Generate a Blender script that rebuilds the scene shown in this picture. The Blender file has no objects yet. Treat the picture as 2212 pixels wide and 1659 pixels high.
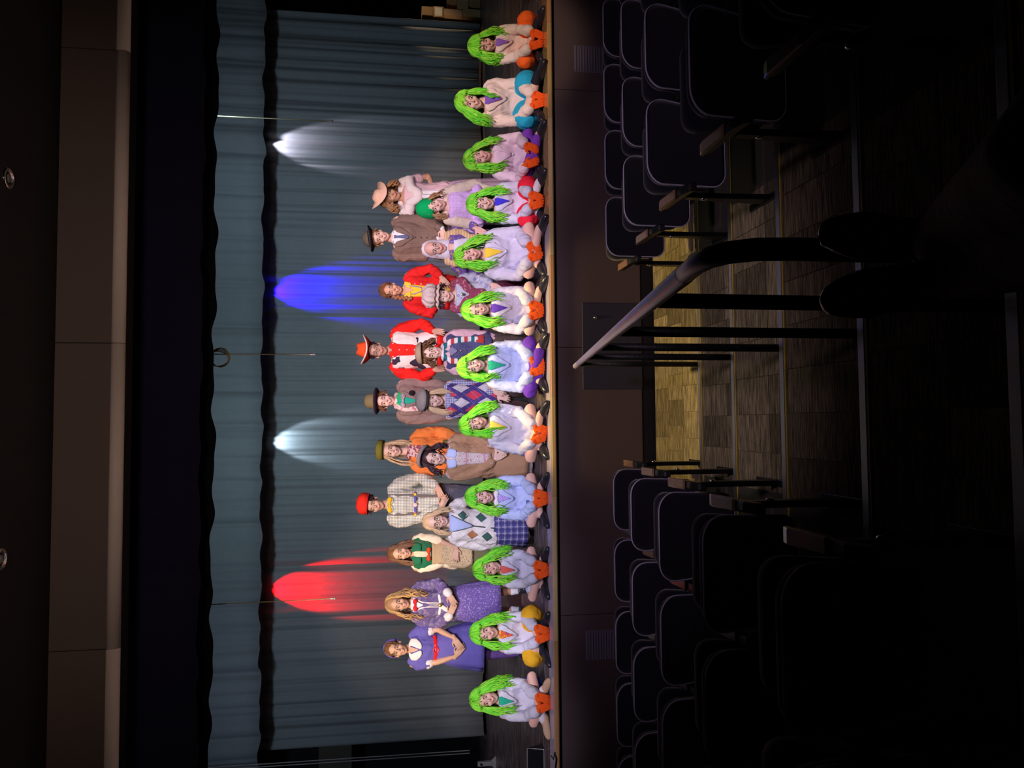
import bpy, math, random
from mathutils import Vector as V3, Matrix
R = math.radians
sc = bpy.context.scene
col = sc.collection
rnd = random.Random(7)

# ------------------------------------------------------------------ camera (photograph taken with the phone turned on its side)
F = 1662.0
CAM = V3((0, 0, 2.505))
_p, _y, _r = R(8.6), R(2.9), R(-0.05)
FWD = V3((math.sin(_y) * math.cos(_p), math.cos(_y) * math.cos(_p), -math.sin(_p)))
_R0 = V3((math.cos(_y), -math.sin(_y), 0)); _U0 = _R0.cross(FWD)
RGT = _R0 * math.cos(_r) + _U0 * math.sin(_r)
UPV = _U0 * math.cos(_r) - _R0 * math.sin(_r)
cd = bpy.data.cameras.new('camera'); cam = bpy.data.objects.new('camera', cd); col.objects.link(cam)
cd.sensor_fit = 'HORIZONTAL'; cd.sensor_width = 36; cd.lens = 36 * F / 2212; cd.clip_start = .05; cd.clip_end = 100
mx = Matrix.Identity(4)
for i, c in enumerate((-UPV, RGT, -FWD, CAM)):
    for j in range(3): mx[j][i] = c[j]
cam.matrix_world = mx
sc.camera = cam
vs = sc.view_settings
vs.view_transform = 'Standard'; vs.look = 'None'; vs.gamma = 1; vs.use_curve_mapping = False; vs.exposure = 0.0

# ------------------------------------------------------------------ world and lamps
w = bpy.data.worlds.new('world'); sc.world = w; w.use_nodes = True
w.node_tree.nodes['Background'].inputs[0].default_value = (.10, .085, .16, 1)
w.node_tree.nodes['Background'].inputs[1].default_value = 0.008
ZS = 1.04            # height of the stage floor above the front of the hall

def spot(name, loc, tgt, power, colour, half, blend=.4, r=.12):
    l = bpy.data.lights.new(name, 'SPOT'); l.energy = power; l.color = colour; l.spot_size = R(half * 2); l.spot_blend = blend; l.shadow_soft_size = r
    o = bpy.data.objects.new(name, l); col.objects.link(o); o.location = loc
    o.rotation_euler = (V3(tgt) - V3(loc)).to_track_quat('-Z', 'Y').to_euler()
    return o
def area(name, loc, tgt, power, colour, sx, sy, spread=180):
    l = bpy.data.lights.new(name, 'AREA'); l.energy = power; l.color = colour; l.shape = 'RECTANGLE'; l.size = sx; l.size_y = sy; l.spread = R(spread)
    o = bpy.data.objects.new(name, l); col.objects.link(o); o.location = loc
    o.rotation_euler = (V3(tgt) - V3(loc)).to_track_quat('-Z', 'Y').to_euler()
    return o
# front-of-house washes: lavender and blue on the front rows, warm on the standing row
for x, c, p in ((-3.0, (.90, .82, 1.0), 1750), (-1.6, (.76, .76, 1.0), 1500), (-.2, (.72, .75, 1.0), 1500), (1.2, (.84, .74, 1.0), 1450), (2.6, (1.0, .76, .86), 1600)):
    spot('front_wash', (x * .6 + .4, .6, 6.5), (x, 8.35, ZS + .86), p * .76, c, 11, .5)
spot('front_wash', (2.8, .6, 6.5), (3.72, 7.75, ZS + .28), 1400, (1.0, .74, .56), 6.0, .4)
for x, c, p in ((-2.4, (1.0, .84, .72), 900), (-.2, (.84, .80, 1.0), 700), (2.0, (1.0, .80, .92), 900)):
    spot('booth_light', (x * .5, -2.6, 4.6), (x, 8.7, ZS + 1.3), p * 1.35, c, 8.8, .5)  # low frontal fill added to brighten the faces
for x, c, p in ((-2.3, (1.0, .72, .36), 2100), (-.7, (1.0, .62, .34), 1500), (1.0, (1.0, .56, .42), 1100), (2.4, (1.0, .68, .38), 900)):
    spot('warm_wash', (x - 2.6, .8, 6.5), (x, 8.95, ZS + 1.62), p * 1.4, c, 6.3, .5)
# stage lamps behind the first border wash the curtains
for x, p, c in ((-3.8, 21, (.40, .52, .68)), (-.4, 40, (.42, .61, .68)), (3.2, 36, (.42, .58, .70))):
    area('curtain_wash', (x, 8.75, 4.72), (x + .3, 12.6, 3.5), p, c, .5, .12, 130)
# warm house lamp over the floor in front of the stage
spot('house_lamp', (.6, 6.75, 5.4), (.6, 6.98, 0), 1250, (1.0, .74, .28), 15.5, .35, .12)
spot('aisle_lamp', (.5, 4.6, 7.3), (.4, 5.15, .2), 330, (1.0, .88, .80), 15, 1, .3)  # added broad spot, stands for the house lamp's soft falloff on the steps
spot('wing_light', (8.6, 12.2, 3.4), (6.3, 12.95, ZS + .4), 170, (1.0, .70, .42), 13, .6, .1)  # warm fill added to brighten the cardboard boxes
spot('side_light', (4.6, 7.9, 4.3), (5.0, 9.6, ZS), 90, (1.0, .62, .42), 24, 1, .1)
# added fill spots standing for stray light on the header and on the panels below the stage
spot('header_spill', (.3, .0, 4.2), (.3, 7.2, 5.25), 290, (1.0, .74, .62), 32, 1, .3)
spot('edge_spill', (1.0, .4, 6.4), (.6, 7.2, .6), 620, (.90, .66, .90), 26, 1, .3)

# ------------------------------------------------------------------ pixel helpers (image pixel -> a point on a plane of the place)
def _ray(px, py): return FWD + RGT * ((1659 - py - 829.5) / F) - UPV * ((px - 1106) / F)
def at(px, py, y):
    d = _ray(px, py); return CAM + d * ((y - CAM.y) / d.y)
def atz(px, py, z):
    d = _ray(px, py); return CAM + d * ((z - CAM.z) / d.z)

# ------------------------------------------------------------------ materials
_mats = {}
def _mix(nt, fac, a, b):
    m = nt.nodes.new('ShaderNodeMix'); m.data_type = 'RGBA'
    for s, v in ((m.inputs[0], fac), (m.inputs[6], a), (m.inputs[7], b)):
        if isinstance(v, (tuple, list)): s.default_value = tuple(v)[:3] + (1,)
        elif isinstance(v, (int, float)): s.default_value = v
        else: nt.links.new(v, s)
    return m.outputs[2]
def _m(nt, op, a, b=None, c=None):
    m = nt.nodes.new('ShaderNodeMath'); m.operation = op
    for s, v in zip(m.inputs, (a, b, c)):
        if v is None: continue
        if isinstance(v, (int, float)): s.default_value = v
        else: nt.links.new(v, s)
    return m.outputs[0]
def mat(name, c, rough=.75, metal=0, var=.12, vs=9, bump=.25, bs=60, sheen=0, emit=None, estr=0, layers=(), spec=.4, coat=0):
    if name in _mats: return _mats[name]
    m = bpy.data.materials.new(name); m.use_nodes = True; nt = m.node_tree; b = nt.nodes['Principled BSDF']
    tc = nt.nodes.new('ShaderNodeTexCoord'); ob = tc.outputs['Object']
    n = nt.nodes.new('ShaderNodeTexNoise'); n.inputs['Scale'].default_value = vs; n.inputs['Detail'].default_value = 3; nt.links.new(ob, n.inputs['Vector'])
    dark = tuple(x * (1 - var) for x in c); lite = tuple(min(1, x * (1 + var)) for x in c)
    cur = _mix(nt, n.outputs[0], dark, lite)
    if layers:
        sp = nt.nodes.new('ShaderNodeSeparateXYZ'); nt.links.new(ob, sp.inputs[0]); ax = {'x': sp.outputs[0], 'y': sp.outputs[1], 'z': sp.outputs[2]}
        ax['s'] = _m(nt, 'ADD', ax['x'], ax['y']); ax['d'] = _m(nt, 'ADD', ax['x'], ax['z']); ax['e'] = _m(nt, 'SUBTRACT', ax['x'], ax['z'])
        for kind, colr, *a in layers:
            if kind == 'stripe':      # axis, period, duty, phase, strength
                f = _m(nt, 'FRACT', _m(nt, 'ADD', _m(nt, 'DIVIDE', ax[a[0]], a[1]), 50 + (a[3] if len(a) > 3 else 0)))
                k = _m(nt, 'MULTIPLY', _m(nt, 'LESS_THAN', f, a[2]), a[4] if len(a) > 4 else 1)
            elif kind == 'diamond':   # px, pz, size, phase x, phase z
                u = _m(nt, 'ABSOLUTE', _m(nt, 'SUBTRACT', _m(nt, 'FRACT', _m(nt, 'ADD', _m(nt, 'DIVIDE', ax['x'], a[0]), 50 + a[3])), .5))
                v = _m(nt, 'ABSOLUTE', _m(nt, 'SUBTRACT', _m(nt, 'FRACT', _m(nt, 'ADD', _m(nt, 'DIVIDE', ax['z'], a[1]), 50 + a[4])), .5))
                k = _m(nt, 'LESS_THAN', _m(nt, 'ADD', u, v), a[2])
            elif kind == 'noise':     # scale, threshold
                q = nt.nodes.new('ShaderNodeTexNoise'); q.inputs['Scale'].default_value = a[0]; q.inputs['Detail'].default_value = 1.5; nt.links.new(ob, q.inputs['Vector'])
                k = _m(nt, 'GREATER_THAN', q.outputs[0], a[1])
            else:                     # dots: scale, radius
                q = nt.nodes.new('ShaderNodeTexVoronoi'); q.inputs['Scale'].default_value = a[0]; nt.links.new(ob, q.inputs['Vector'])
                k = _m(nt, 'LESS_THAN', q.outputs['Distance'], a[1])
            cur = _mix(nt, k, cur, colr)
    nt.links.new(cur, b.inputs['Base Color'])
    b.inputs['Roughness'].default_value = rough; b.inputs['Metallic'].default_value = metal; b.inputs['Specular IOR Level'].default_value = spec
    if sheen: b.inputs['Sheen Weight'].default_value = sheen; b.inputs['Sheen Roughness'].default_value = .45
    if coat: b.inputs['Coat Weight'].default_value = coat; b.inputs['Coat Roughness'].default_value = .15
    if emit: b.inputs['Emission Color'].default_value = emit + (1,); b.inputs['Emission Strength'].default_value = estr
    if bump:
        q = nt.nodes.new('ShaderNodeTexNoise'); q.inputs['Scale'].default_value = bs; q.inputs['Detail'].default_value = 3; nt.links.new(ob, q.inputs['Vector'])
        bp = nt.nodes.new('ShaderNodeBump'); bp.inputs['Strength'].default_value = bump; bp.inputs['Distance'].default_value = .01
        nt.links.new(q.outputs[0], bp.inputs['Height']); nt.links.new(bp.outputs[0], b.inputs['Normal'])
    _mats[name] = m
    return m
def cloth(name, c, **k):
    k.setdefault('rough', .85); k.setdefault('bump', .9); k.setdefault('bs', 16); k.setdefault('spec', .2); k.setdefault('var', .08)
    return mat(name, c, **k)

# ------------------------------------------------------------------ mesh builder
class MB:
    def __init__(s): s.v = []; s.f = []; s.mi = []
    def face(s, idx, mi=0): s.f.append(tuple(idx)); s.mi.append(mi)
    def tube(s, pts, rads, n=8, flat=None, cap=True, mi=0, closed=False):
        pts = [V3(p) for p in pts]
        if isinstance(rads, (int, float)): rads = [rads] * len(pts)
        rads = list(rads)
        if cap and not closed:
            a = (pts[0] - pts[1]).normalized(); b = (pts[-1] - pts[-2]).normalized(); r0, r1 = rads[0], rads[-1]; c0, c1 = pts[0], pts[-1]
            A = [c0 + a * r0 * .98, c0 + a * r0 * .75]; B = [c1 + b * r1 * .75, c1 + b * r1 * .98]
            pts = A + pts + B; rads = [r0 * .2, r0 * .66] + rads + [r1 * .66, r1 * .2]
        N = len(pts); base = len(s.v); up = None
        for i, p in enumerate(pts):
            if closed: t = pts[(i + 1) % N] - pts[i - 1]
            else: t = pts[min(i + 1, N - 1)] - pts[max(i - 1, 0)]
            t = t.normalized() if t.length > 1e-9 else V3((0, 0, 1))
            if up is None: up = V3((0, 0, 1)) if abs(t.z) < .9 else V3((0, 1, 0))
            sx = t.cross(up)
            if sx.length < 1e-4: sx = t.cross(V3((1, 0, .1)))
            sx.normalize(); up = sx.cross(t).normalized()
            for k in range(n):
                a = 2 * math.pi * k / n; q = sx * math.cos(a) * rads[i] + up * math.sin(a) * rads[i]
                if flat: ax = V3(flat[0]); q = q - ax * (q.dot(ax) * (1 - flat[1]))
                s.v.append(p + q)
        for i in range(N if closed else N - 1):
            j = (i + 1) % N
            for k in range(n):
                k2 = (k + 1) % n
                s.face((base + i * n + k, base + i * n + k2, base + j * n + k2, base + j * n + k), mi)
        if not closed:
            s.face([base + k for k in range(n)][::-1], mi); s.face([base + (N - 1) * n + k for k in range(n)], mi)
        return s
    def ell(s, c, r, M=None, nu=12, nv=8, mi=0):
        c = V3(c); base = len(s.v)
        if isinstance(r, (int, float)): r = (r, r, r)
        def P(a, b): q = V3((r[0] * math.cos(a) * math.cos(b), r[1] * math.sin(a) * math.cos(b), r[2] * math.sin(b))); return c + (M @ q if M else q)
        for j in range(1, nv):
            for i in range(nu): s.v.append(P(2 * math.pi * i / nu, -math.pi / 2 + math.pi * j / nv))
        s.v.append(P(0, -math.pi / 2)); s.v.append(P(0, math.pi / 2)); lo, hi = len(s.v) - 2, len(s.v) - 1
        for j in range(nv - 2):
            for i in range(nu): s.face((base + j * nu + i, base + j * nu + (i + 1) % nu, base + (j + 1) * nu + (i + 1) % nu, base + (j + 1) * nu + i), mi)
        for i in range(nu):
            s.face((lo, base + (i + 1) % nu, base + i), mi); s.face((hi, base + (nv - 2) * nu + i, base + (nv - 2) * nu + (i + 1) % nu), mi)
        return s
    def box(s, lo, hi, mi=0, bev=0):
        x0, y0, z0 = lo; x1, y1, z1 = hi; b = len(s.v)
        s.v += [V3(p) for p in ((x0, y0, z0), (x1, y0, z0), (x1, y1, z0), (x0, y1, z0), (x0, y0, z1), (x1, y0, z1), (x1, y1, z1), (x0, y1, z1))]
        for q in ((3, 2, 1, 0), (4, 5, 6, 7), (0, 1, 5, 4), (1, 2, 6, 5), (2, 3, 7, 6), (3, 0, 4, 7)): s.face([b + i for i in q], mi)
        return s
    def loft(s, rings, n=20, mi=0, wob=None, cap=True):
        # rings: (cx, cy, cz, rx, ry)
        b = len(s.v)
        for i, (cx, cy, cz, rx, ry) in enumerate(rings):
            for k in range(n):
                a = 2 * math.pi * k / n; g = wob(a, i) if wob else 1
                s.v.append(V3((cx + rx * g * math.cos(a), cy + ry * g * math.sin(a), cz)))
        up = rings[-1][2] > rings[0][2]
        for i in range(len(rings) - 1):
            for k in range(n):
                k2 = (k + 1) % n; q = (b + i * n + k, b + i * n + k2, b + (i + 1) * n + k2, b + (i + 1) * n + k)
                s.face(q if up else q[::-1], mi)
        if cap:
            q = [b + k for k in range(n)]; s.face(q[::-1] if up else q, mi)
            q = [b + (len(rings) - 1) * n + k for k in range(n)]; s.face(q if up else q[::-1], mi)
        return s
    def lathe(s, prof, n=20, M=None, mi=0, fn=None):
        # prof: (radius, z); closed at both ends when the radius is 0
        b = len(s.v)
        for r, z in prof:
            for k in range(n):
                a = 2 * math.pi * k / n; q = V3((r * math.cos(a), r * math.sin(a), z))
                if fn: q = fn(q, a)
                s.v.append(M @ q if M else q)
        for i in range(len(prof) - 1):
            for k in range(n): s.face((b + i * n + k, b + i * n + (k + 1) % n, b + (i + 1) * n + (k + 1) % n, b + (i + 1) * n + k), mi)
        return s
    def prism(s, poly, axis, a, b, mi=0):
        # poly in the two other axes, extruded along axis from a to b
        n = len(poly); base = len(s.v)
        for t in (a, b):
            for p in poly:
                q = list(p); q.insert(axis, t); s.v.append(V3(q))
        s.face([base + i for i in range(n)][::-1], mi); s.face([base + n + i for i in range(n)], mi)
        for i in range(n): j = (i + 1) % n; s.face((base + i, base + j, base + n + j, base + n + i), mi)
        return s
    def mesh(s, name):
        me = bpy.data.meshes.new(name); me.from_pydata([tuple(v) for v in s.v], [], s.f)
        me.polygons.foreach_set('material_index', s.mi)
        return me
    def build(s, name, mats, parent=None, smooth=False, bevel=0):
        me = s.mesh(name)
        for m in (mats if isinstance(mats, (list, tuple)) else [mats]): me.materials.append(m)
        if smooth: me.polygons.foreach_set('use_smooth', [True] * len(me.polygons))
        o = bpy.data.objects.new(name, me); col.objects.link(o)
        if parent: o.parent = parent
        if bevel:
            q = o.modifiers.new('bevel', 'BEVEL'); q.width = bevel; q.segments = 2; q.limit_method = 'ANGLE'
        return o

jobs = []
def blob(name, mats, parent, parts, wr=0):
    # parts: (MB, voxel size, smoothing steps, material slot); each part is fused into one skin, all joined in ONE mesh
    me = bpy.data.meshes.new(name)
    for m in (mats if isinstance(mats, (list, tuple)) else [mats]): me.materials.append(m)
    o = bpy.data.objects.new(name, me); col.objects.link(o)
    if parent: o.parent = parent
    ts = []
    for mb, vox, sm, mi in parts:
        t = bpy.data.objects.new('tmp', mb.mesh('tmp')); col.objects.link(t)
        a = t.modifiers.new('r', 'REMESH'); a.mode = 'VOXEL'; a.voxel_size = vox
        if sm: b = t.modifiers.new('s', 'SMOOTH'); b.factor = .5; b.iterations = sm
        ts.append((t, mi))
    jobs.append((o, ts, wr))
    return o
def bake():
    import bmesh
    dg = bpy.context.evaluated_depsgraph_get()
    for o, ts, wr in jobs:
        bm = bmesh.new()
        for t, mi in ts:
            ev = t.evaluated_get(dg); me = ev.to_mesh(); n0 = len(bm.faces); bm.from_mesh(me); ev.to_mesh_clear(); bm.faces.ensure_lookup_table()
            for f in bm.faces[n0:]: f.material_index = mi; f.smooth = True
        if wr:
            from mathutils import noise
            bm.normal_update(); h = (sum(map(ord, o.name)) % 97) * .37
            for v in bm.verts:
                p = v.co; q = V3((p.x * 13 + h, p.y * 13, p.z * 8 + (p.x * 5))); n = noise.noise(q); m_ = noise.noise(q * 2.3)
                v.co = p + v.normal * wr * ((.45 - abs(n)) * 1.9 + (.3 - abs(m_)) * .7)
        bm.to_mesh(o.data); bm.free()
    for o, ts, wr in jobs:
        for t, _ in ts:
            me = t.data; bpy.data.objects.remove(t); bpy.data.meshes.remove(me)
    bpy.context.view_layer.update()

def tag(o, label=None, cat=None, group=None, kind=None):
    for k, v in (('label', label), ('category', cat), ('group', group), ('kind', kind)):
        if v: o[k] = v
    return o
def empty(name, loc=(0, 0, 0), rz=0):
    o = bpy.data.objects.new(name, None); col.objects.link(o); o.location = loc; o.rotation_euler = (0, 0, rz); o.empty_display_size = .1
    return o
def copy_tree(root, loc, rz=0):
    r = root.copy(); col.objects.link(r); r.location = loc; r.rotation_euler = (0, 0, rz)
    for ch in root.children:
        c = ch.copy(); col.objects.link(c); c.parent = r
        for g in ch.children:
            d = g.copy(); col.objects.link(d); d.parent = c
    return r
# ------------------------------------------------------------------ the hall
M_header = mat('header_panel', (.15, .115, .10), .8, var=.05, bump=.1, bs=200)
M_trim = mat('header_trim', (.78, .66, .60), .55, var=.05, bump=.05)
M_dark = mat('black_paint', (.012, .011, .013), .8, var=.2, bump=.1)
M_ceiling = mat('ceiling_paint', (.03, .028, .03), .9)
M_front = mat('stage_front_panel', (.085, .058, .060), .7, var=.04, bump=.05)
M_floorc = mat('carpet_backing', (.035, .032, .022), .95)
M_metal = mat('nosing_metal', (.42, .42, .42), .38, 1, var=.05, bump=.05)
M_yellow = mat('yellow_edge', (.35, .25, .04), .6)
M_oak = mat('oak', (.58, .36, .12), .22, var=.15, vs=5, bump=.05, spec=.6, coat=.5)

RISE, RUN, N1 = .162, .95, 5.7
def flz(y): return 0 if y >= N1 else RISE * (1 + int((N1 - y) / RUN + 1e-6))
XL, XR = -8.0, 9.0
fb = MB()
poly = [(7.35, -.3), (7.35, 0), (N1, 0)]
for k in range(1, 9):
    y = N1 - (k - 1) * RUN; poly += [(y, RISE * k), (y - RUN, RISE * k)]
poly += [(poly[-1][0], -.3)]
fb.prism(poly, 0, XL, XR)
floor = fb.build('floor', M_floorc); tag(floor, kind='structure')
# carpet tiles of the aisle and the front floor, each one laid piece by piece
def carpet_mat():
    m = mat('carpet_tile', (.13, .105, .07), .95, var=.1, bump=.5, bs=120, spec=.1)
    nt = m.node_tree; b = nt.nodes['Principled BSDF']
    tc = nt.nodes.new('ShaderNodeTexCoord'); mp = nt.nodes.new('ShaderNodeMapping'); mp.inputs['Scale'].default_value = (4, 70, 4); nt.links.new(tc.outputs['Object'], mp.inputs[0])
    oi = nt.nodes.new('ShaderNodeObjectInfo')
    ad = nt.nodes.new('ShaderNodeVectorMath'); ad.operation = 'ADD'; nt.links.new(mp.outputs[0], ad.inputs[0])
    sc_ = nt.nodes.new('ShaderNodeVectorMath'); sc_.operation = 'SCALE'; sc_.inputs[0].default_value = (31, 17, 9); nt.links.new(oi.outputs['Random'], sc_.inputs['Scale']); nt.links.new(sc_.outputs[0], ad.inputs[1])
    n = nt.nodes.new('ShaderNodeTexNoise'); n.inputs['Scale'].default_value = 1.6; n.inputs['Detail'].default_value = 5; n.inputs['Roughness'].default_value = .7; nt.links.new(ad.outputs[0], n.inputs['Vector'])
    cr = nt.nodes.new('ShaderNodeValToRGB'); cr.color_ramp.elements[0].position = .38; cr.color_ramp.elements[0].color = (.035, .03, .022, 1)
    cr.color_ramp.elements[1].position = .66; cr.color_ramp.elements[1].color = (.27, .215, .13, 1); nt.links.new(n.outputs[0], cr.inputs[0])
    br = _m(nt, 'ADD', _m(nt, 'MULTIPLY', oi.outputs['Random'], .75), .55)
    hs = nt.nodes.new('ShaderNodeHueSaturation'); nt.links.new(br, hs.inputs['Value']); nt.links.new(cr.outputs[0], hs.inputs['Color'])
    nt.links.new(hs.outputs[0], b.inputs['Base Color'])
    return m
M_carpet = carpet_mat()
tw = .228
def tile_mesh(d): return MB().box((-tw / 2 + .0015, -d / 2 + .0015, 0), (tw / 2 - .0015, d / 2 - .0015, .006)).build('carpet_tile', M_carpet, floor)
def lay(x0, nx, y0, d, z, first):
    for i in range(nx):
        o = first if (first.get('used') is None) else first.copy()
        if o is not first: col.objects.link(o)
        first['used'] = 1; o['used'] = 1
        o.location = (x0 + tw * (i + .5), y0 + d / 2, z + .0005 + .0012 * (i % 2))
t_a = tile_mesh(.368)
for r_ in range(4): lay(-.95 - (.11 if r_ % 2 else 0), 17, 5.72 + r_ * .369, .368, 0, t_a)
t_b = tile_mesh(.43)
for k in range(1, 6):
    for h in range(2): lay(-.42, 7 if k < 2 else 8, N1 - k * RUN + .02 + h * .432, .43, RISE * k, t_b)
for o in [c for c in floor.children]:
    if 'used' in o: del o['used']
for k in range(1, 7):
    y = N1 - (k - 1) * RUN; z = RISE * k
    MB().prism([(y + .014, z - .030), (y + .014, z + .004), (y + .006, z + .010), (y - .034, z + .010), (y - .036, z + .002), (y - .001, z + .001), (y - .001, z - .030)], 0, -4.5, 6).build('step_nosing', M_metal, floor)
    MB().box((-4.5, y - .052, z), (6, y - .038, z + .008)).build('step_edge_strip', M_yellow, floor)

# stage platform
stage = MB().box((XL, 7.44, ZS - .12), (XR, 14, ZS)).build('stage_platform', mat('stage_floor', (.075, .052, .050), .34, var=.3, vs=3, bump=.15, bs=30, spec=.5)); tag(stage, kind='structure')
nt = stage.data.materials[0].node_tree; b = nt.nodes['Principled BSDF']; src = b.inputs['Base Color'].links[0].from_socket
tc = nt.nodes.new('ShaderNodeTexCoord'); mp = nt.nodes.new('ShaderNodeMapping'); mp.inputs['Scale'].default_value = (1.2, 14, 1); nt.links.new(tc.outputs['Object'], mp.inputs[0])
q = nt.nodes.new('ShaderNodeTexNoise'); q.inputs['Scale'].default_value = 2.5; q.inputs['Detail'].default_value = 6; q.inputs['Distortion'].default_value = 1.2; nt.links.new(mp.outputs[0], q.inputs['Vector'])
k_ = _m(nt, 'MULTIPLY', _m(nt, 'GREATER_THAN', q.outputs[0], .55), .5); nt.links.new(_mix(nt, k_, src, (.30, .25, .24)), b.inputs['Base Color'])
nt.links.new(_m(nt, 'ADD', _m(nt, 'MULTIPLY', q.outputs[0], .35), .22), b.inputs['Roughness'])
sx = [at(1300, py, 7.2).x for py in (1326, 751, 198)]
edges = [XL] + [sx[0] - 2.45] + sx + [sx[2] + 2.45, XR]; edges = sorted(set(round(e, 3) for e in edges))
for a_, c_ in zip(edges[:-1], edges[1:]):
    MB().box((a_ + .003, 7.2, .14), (c_ - .003, 7.26, ZS - .075)).build('front_panel', M_front, stage)
MB().box((XL, 7.225, 0), (XR, 7.3, .14)).build('base_board', M_dark, stage)
MB().box((XL, 7.26, .1), (XR, 7.5, ZS - .04)).build('backing', M_dark, stage)
x = XL; i = 0
while x < XR:
    L = 1.35 if i % 3 else .95
    nm = ['oak', 'oak_pale', 'oak_red'][(i * 2) % 3]; c_ = [(.50, .33, .13), (.56, .40, .20), (.50, .27, .12)][(i * 2) % 3]
    m_ = mat(nm + '_nosing', c_, .16, var=.15, vs=5, bump=.02, spec=.9, coat=1)
    MB().prism([(7.44, ZS - .036), (7.44, ZS + .001), (7.192, ZS + .001), (7.18, ZS - .006), (7.178, ZS - .034), (7.186, ZS - .045), (7.3, ZS - .045)], 0, x + .001, min(x + L, XR) - .001).build('nosing_plank', m_, stage)
    x += L; i += 1
MB().box((XL, 7.2, ZS + .0015), (at(1188, 486, 7.25).x, 7.40, ZS + .004)).build('edge_strip', mat('strip_pale', (.46, .41, .50), .22, var=.1, bump=.0, spec=.8), stage)  # pale reflection of jackets on the glossy planks, painted as a thin sheet
def front_rect(px0, px1, py0, py1, name, m, parent, proud, y=7.2):
    a_, b_ = at((px0 + px1) / 2, py1, y), at((px0 + px1) / 2, py0, y); z1, z0 = at(px0, (py0 + py1) / 2, y).z, at(px1, (py0 + py1) / 2, y).z
    return MB().box((a_.x, y - proud, z0), (b_.x, y + .02, z1)).build(name, m, parent, bevel=.004)
M_navy = mat('navy_door', (.030, .030, .055), .5, var=.05, bump=.03)
dr = front_rect(1258, 1386, 655, 841, 'door_1', M_navy, stage, .008)
kp = at(1286, 686, 7.19); MB().ell((kp.x, 7.19, kp.z), (.018, .012, .018)).build('lock', mat('steel', (.4, .4, .42), .35, 1), dr, True)
M_vent = mat('vent_grey', (.125, .105, .15), .5, var=.04, bump=.03)
for r_ in ((1240, 1322, 100, 158), (1265, 1345, 1360, 1425)):
    g = front_rect(*r_, 'vent_grille', M_vent, stage, .006)
    xs = [v.co.x for v in g.data.vertices]; zs = [v.co.z for v in g.data.vertices]
    sb = MB(); nz = 14
    for j in range(nz):
        z = min(zs) + .015 + (max(zs) - min(zs) - .03) * j / (nz - 1); sb.prism([(7.192, z - .006), (7.186, z - .002), (7.192, z + .006)], 0, min(xs) + .012, max(xs) - .012)
    so = sb.build('grille_slats', M_vent, g); so['kind'] = 'stuff'

# proscenium header, ceiling, side and back walls
hz0, hz1 = 4.93, 5.44
hx = [at(520, py, 7.2).x for py in (1388, 743, 125)]; ed = [XL, hx[0], hx[1], hx[2], XR]
wf = MB().box((XL, 7.21, hz0), (XR, 7.6, 7.6)).build('wall_front', M_dark); tag(wf, kind='structure')
for a_, b_ in zip(ed[:-1], ed[1:]):
    MB().box((a_ + .004, 7.2, hz0 + .03), (b_ - .004, 7.25, hz1)).build('header_panel', M_header, wf)
    MB().tube([(a_ + .004, 7.225, hz0 - .0), (b_ - .004, 7.225, hz0 - .0)], .058, 14, cap=False).build('header_trim', M_trim, wf, True)
cl = MB().box((XL, 5.0, hz1), (XR, 7.2, hz1 + .1)).box((XL, -3, 7.5), (XR, 5.0, 7.6)).box((XL, 7.6, 6.4), (XR, 14, 6.5)).build('ceiling', M_ceiling); tag(cl, kind='structure')
for nm, b_ in (('wall_left', ((XL - .1, -3, -.3), (XL, 14, 7.6))), ('wall_right', ((XR, -3, -.3), (XR + .1, 14, 7.6))), ('wall_back', ((XL, 13.9, -.3), (XR, 14, 7.6)))):
    tag(MB().box(*b_).build(nm, M_dark), kind='structure')
# two recessed ceiling lamps (switched off)
M_ring = mat('lamp_ring', (.75, .75, .72), .12, 1, bump=.02)
for px, py, lb in ((18, 385, 'unlit round ceiling lamp with silver ring, nearer the right end of the header'), (2, 1208, 'unlit round ceiling lamp with silver ring, cut off above the red lit curtain')):
    p = atz(px, py, hz1); r_ = empty('ceiling_lamp', p); tag(r_, lb, 'ceiling lamp', 'round lamps in the ceiling')
    MB().lathe([(.085, .002), (.085, -.008), (.066, -.012), (.05, .0), (.045, .002)], 24).build('ring', M_ring, r_, True)
    MB().ell((0, 0, .0), (.036, .036, .012)).build('lens', mat('lamp_glass', (.25, .25, .25), .1), r_, True)

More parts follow.
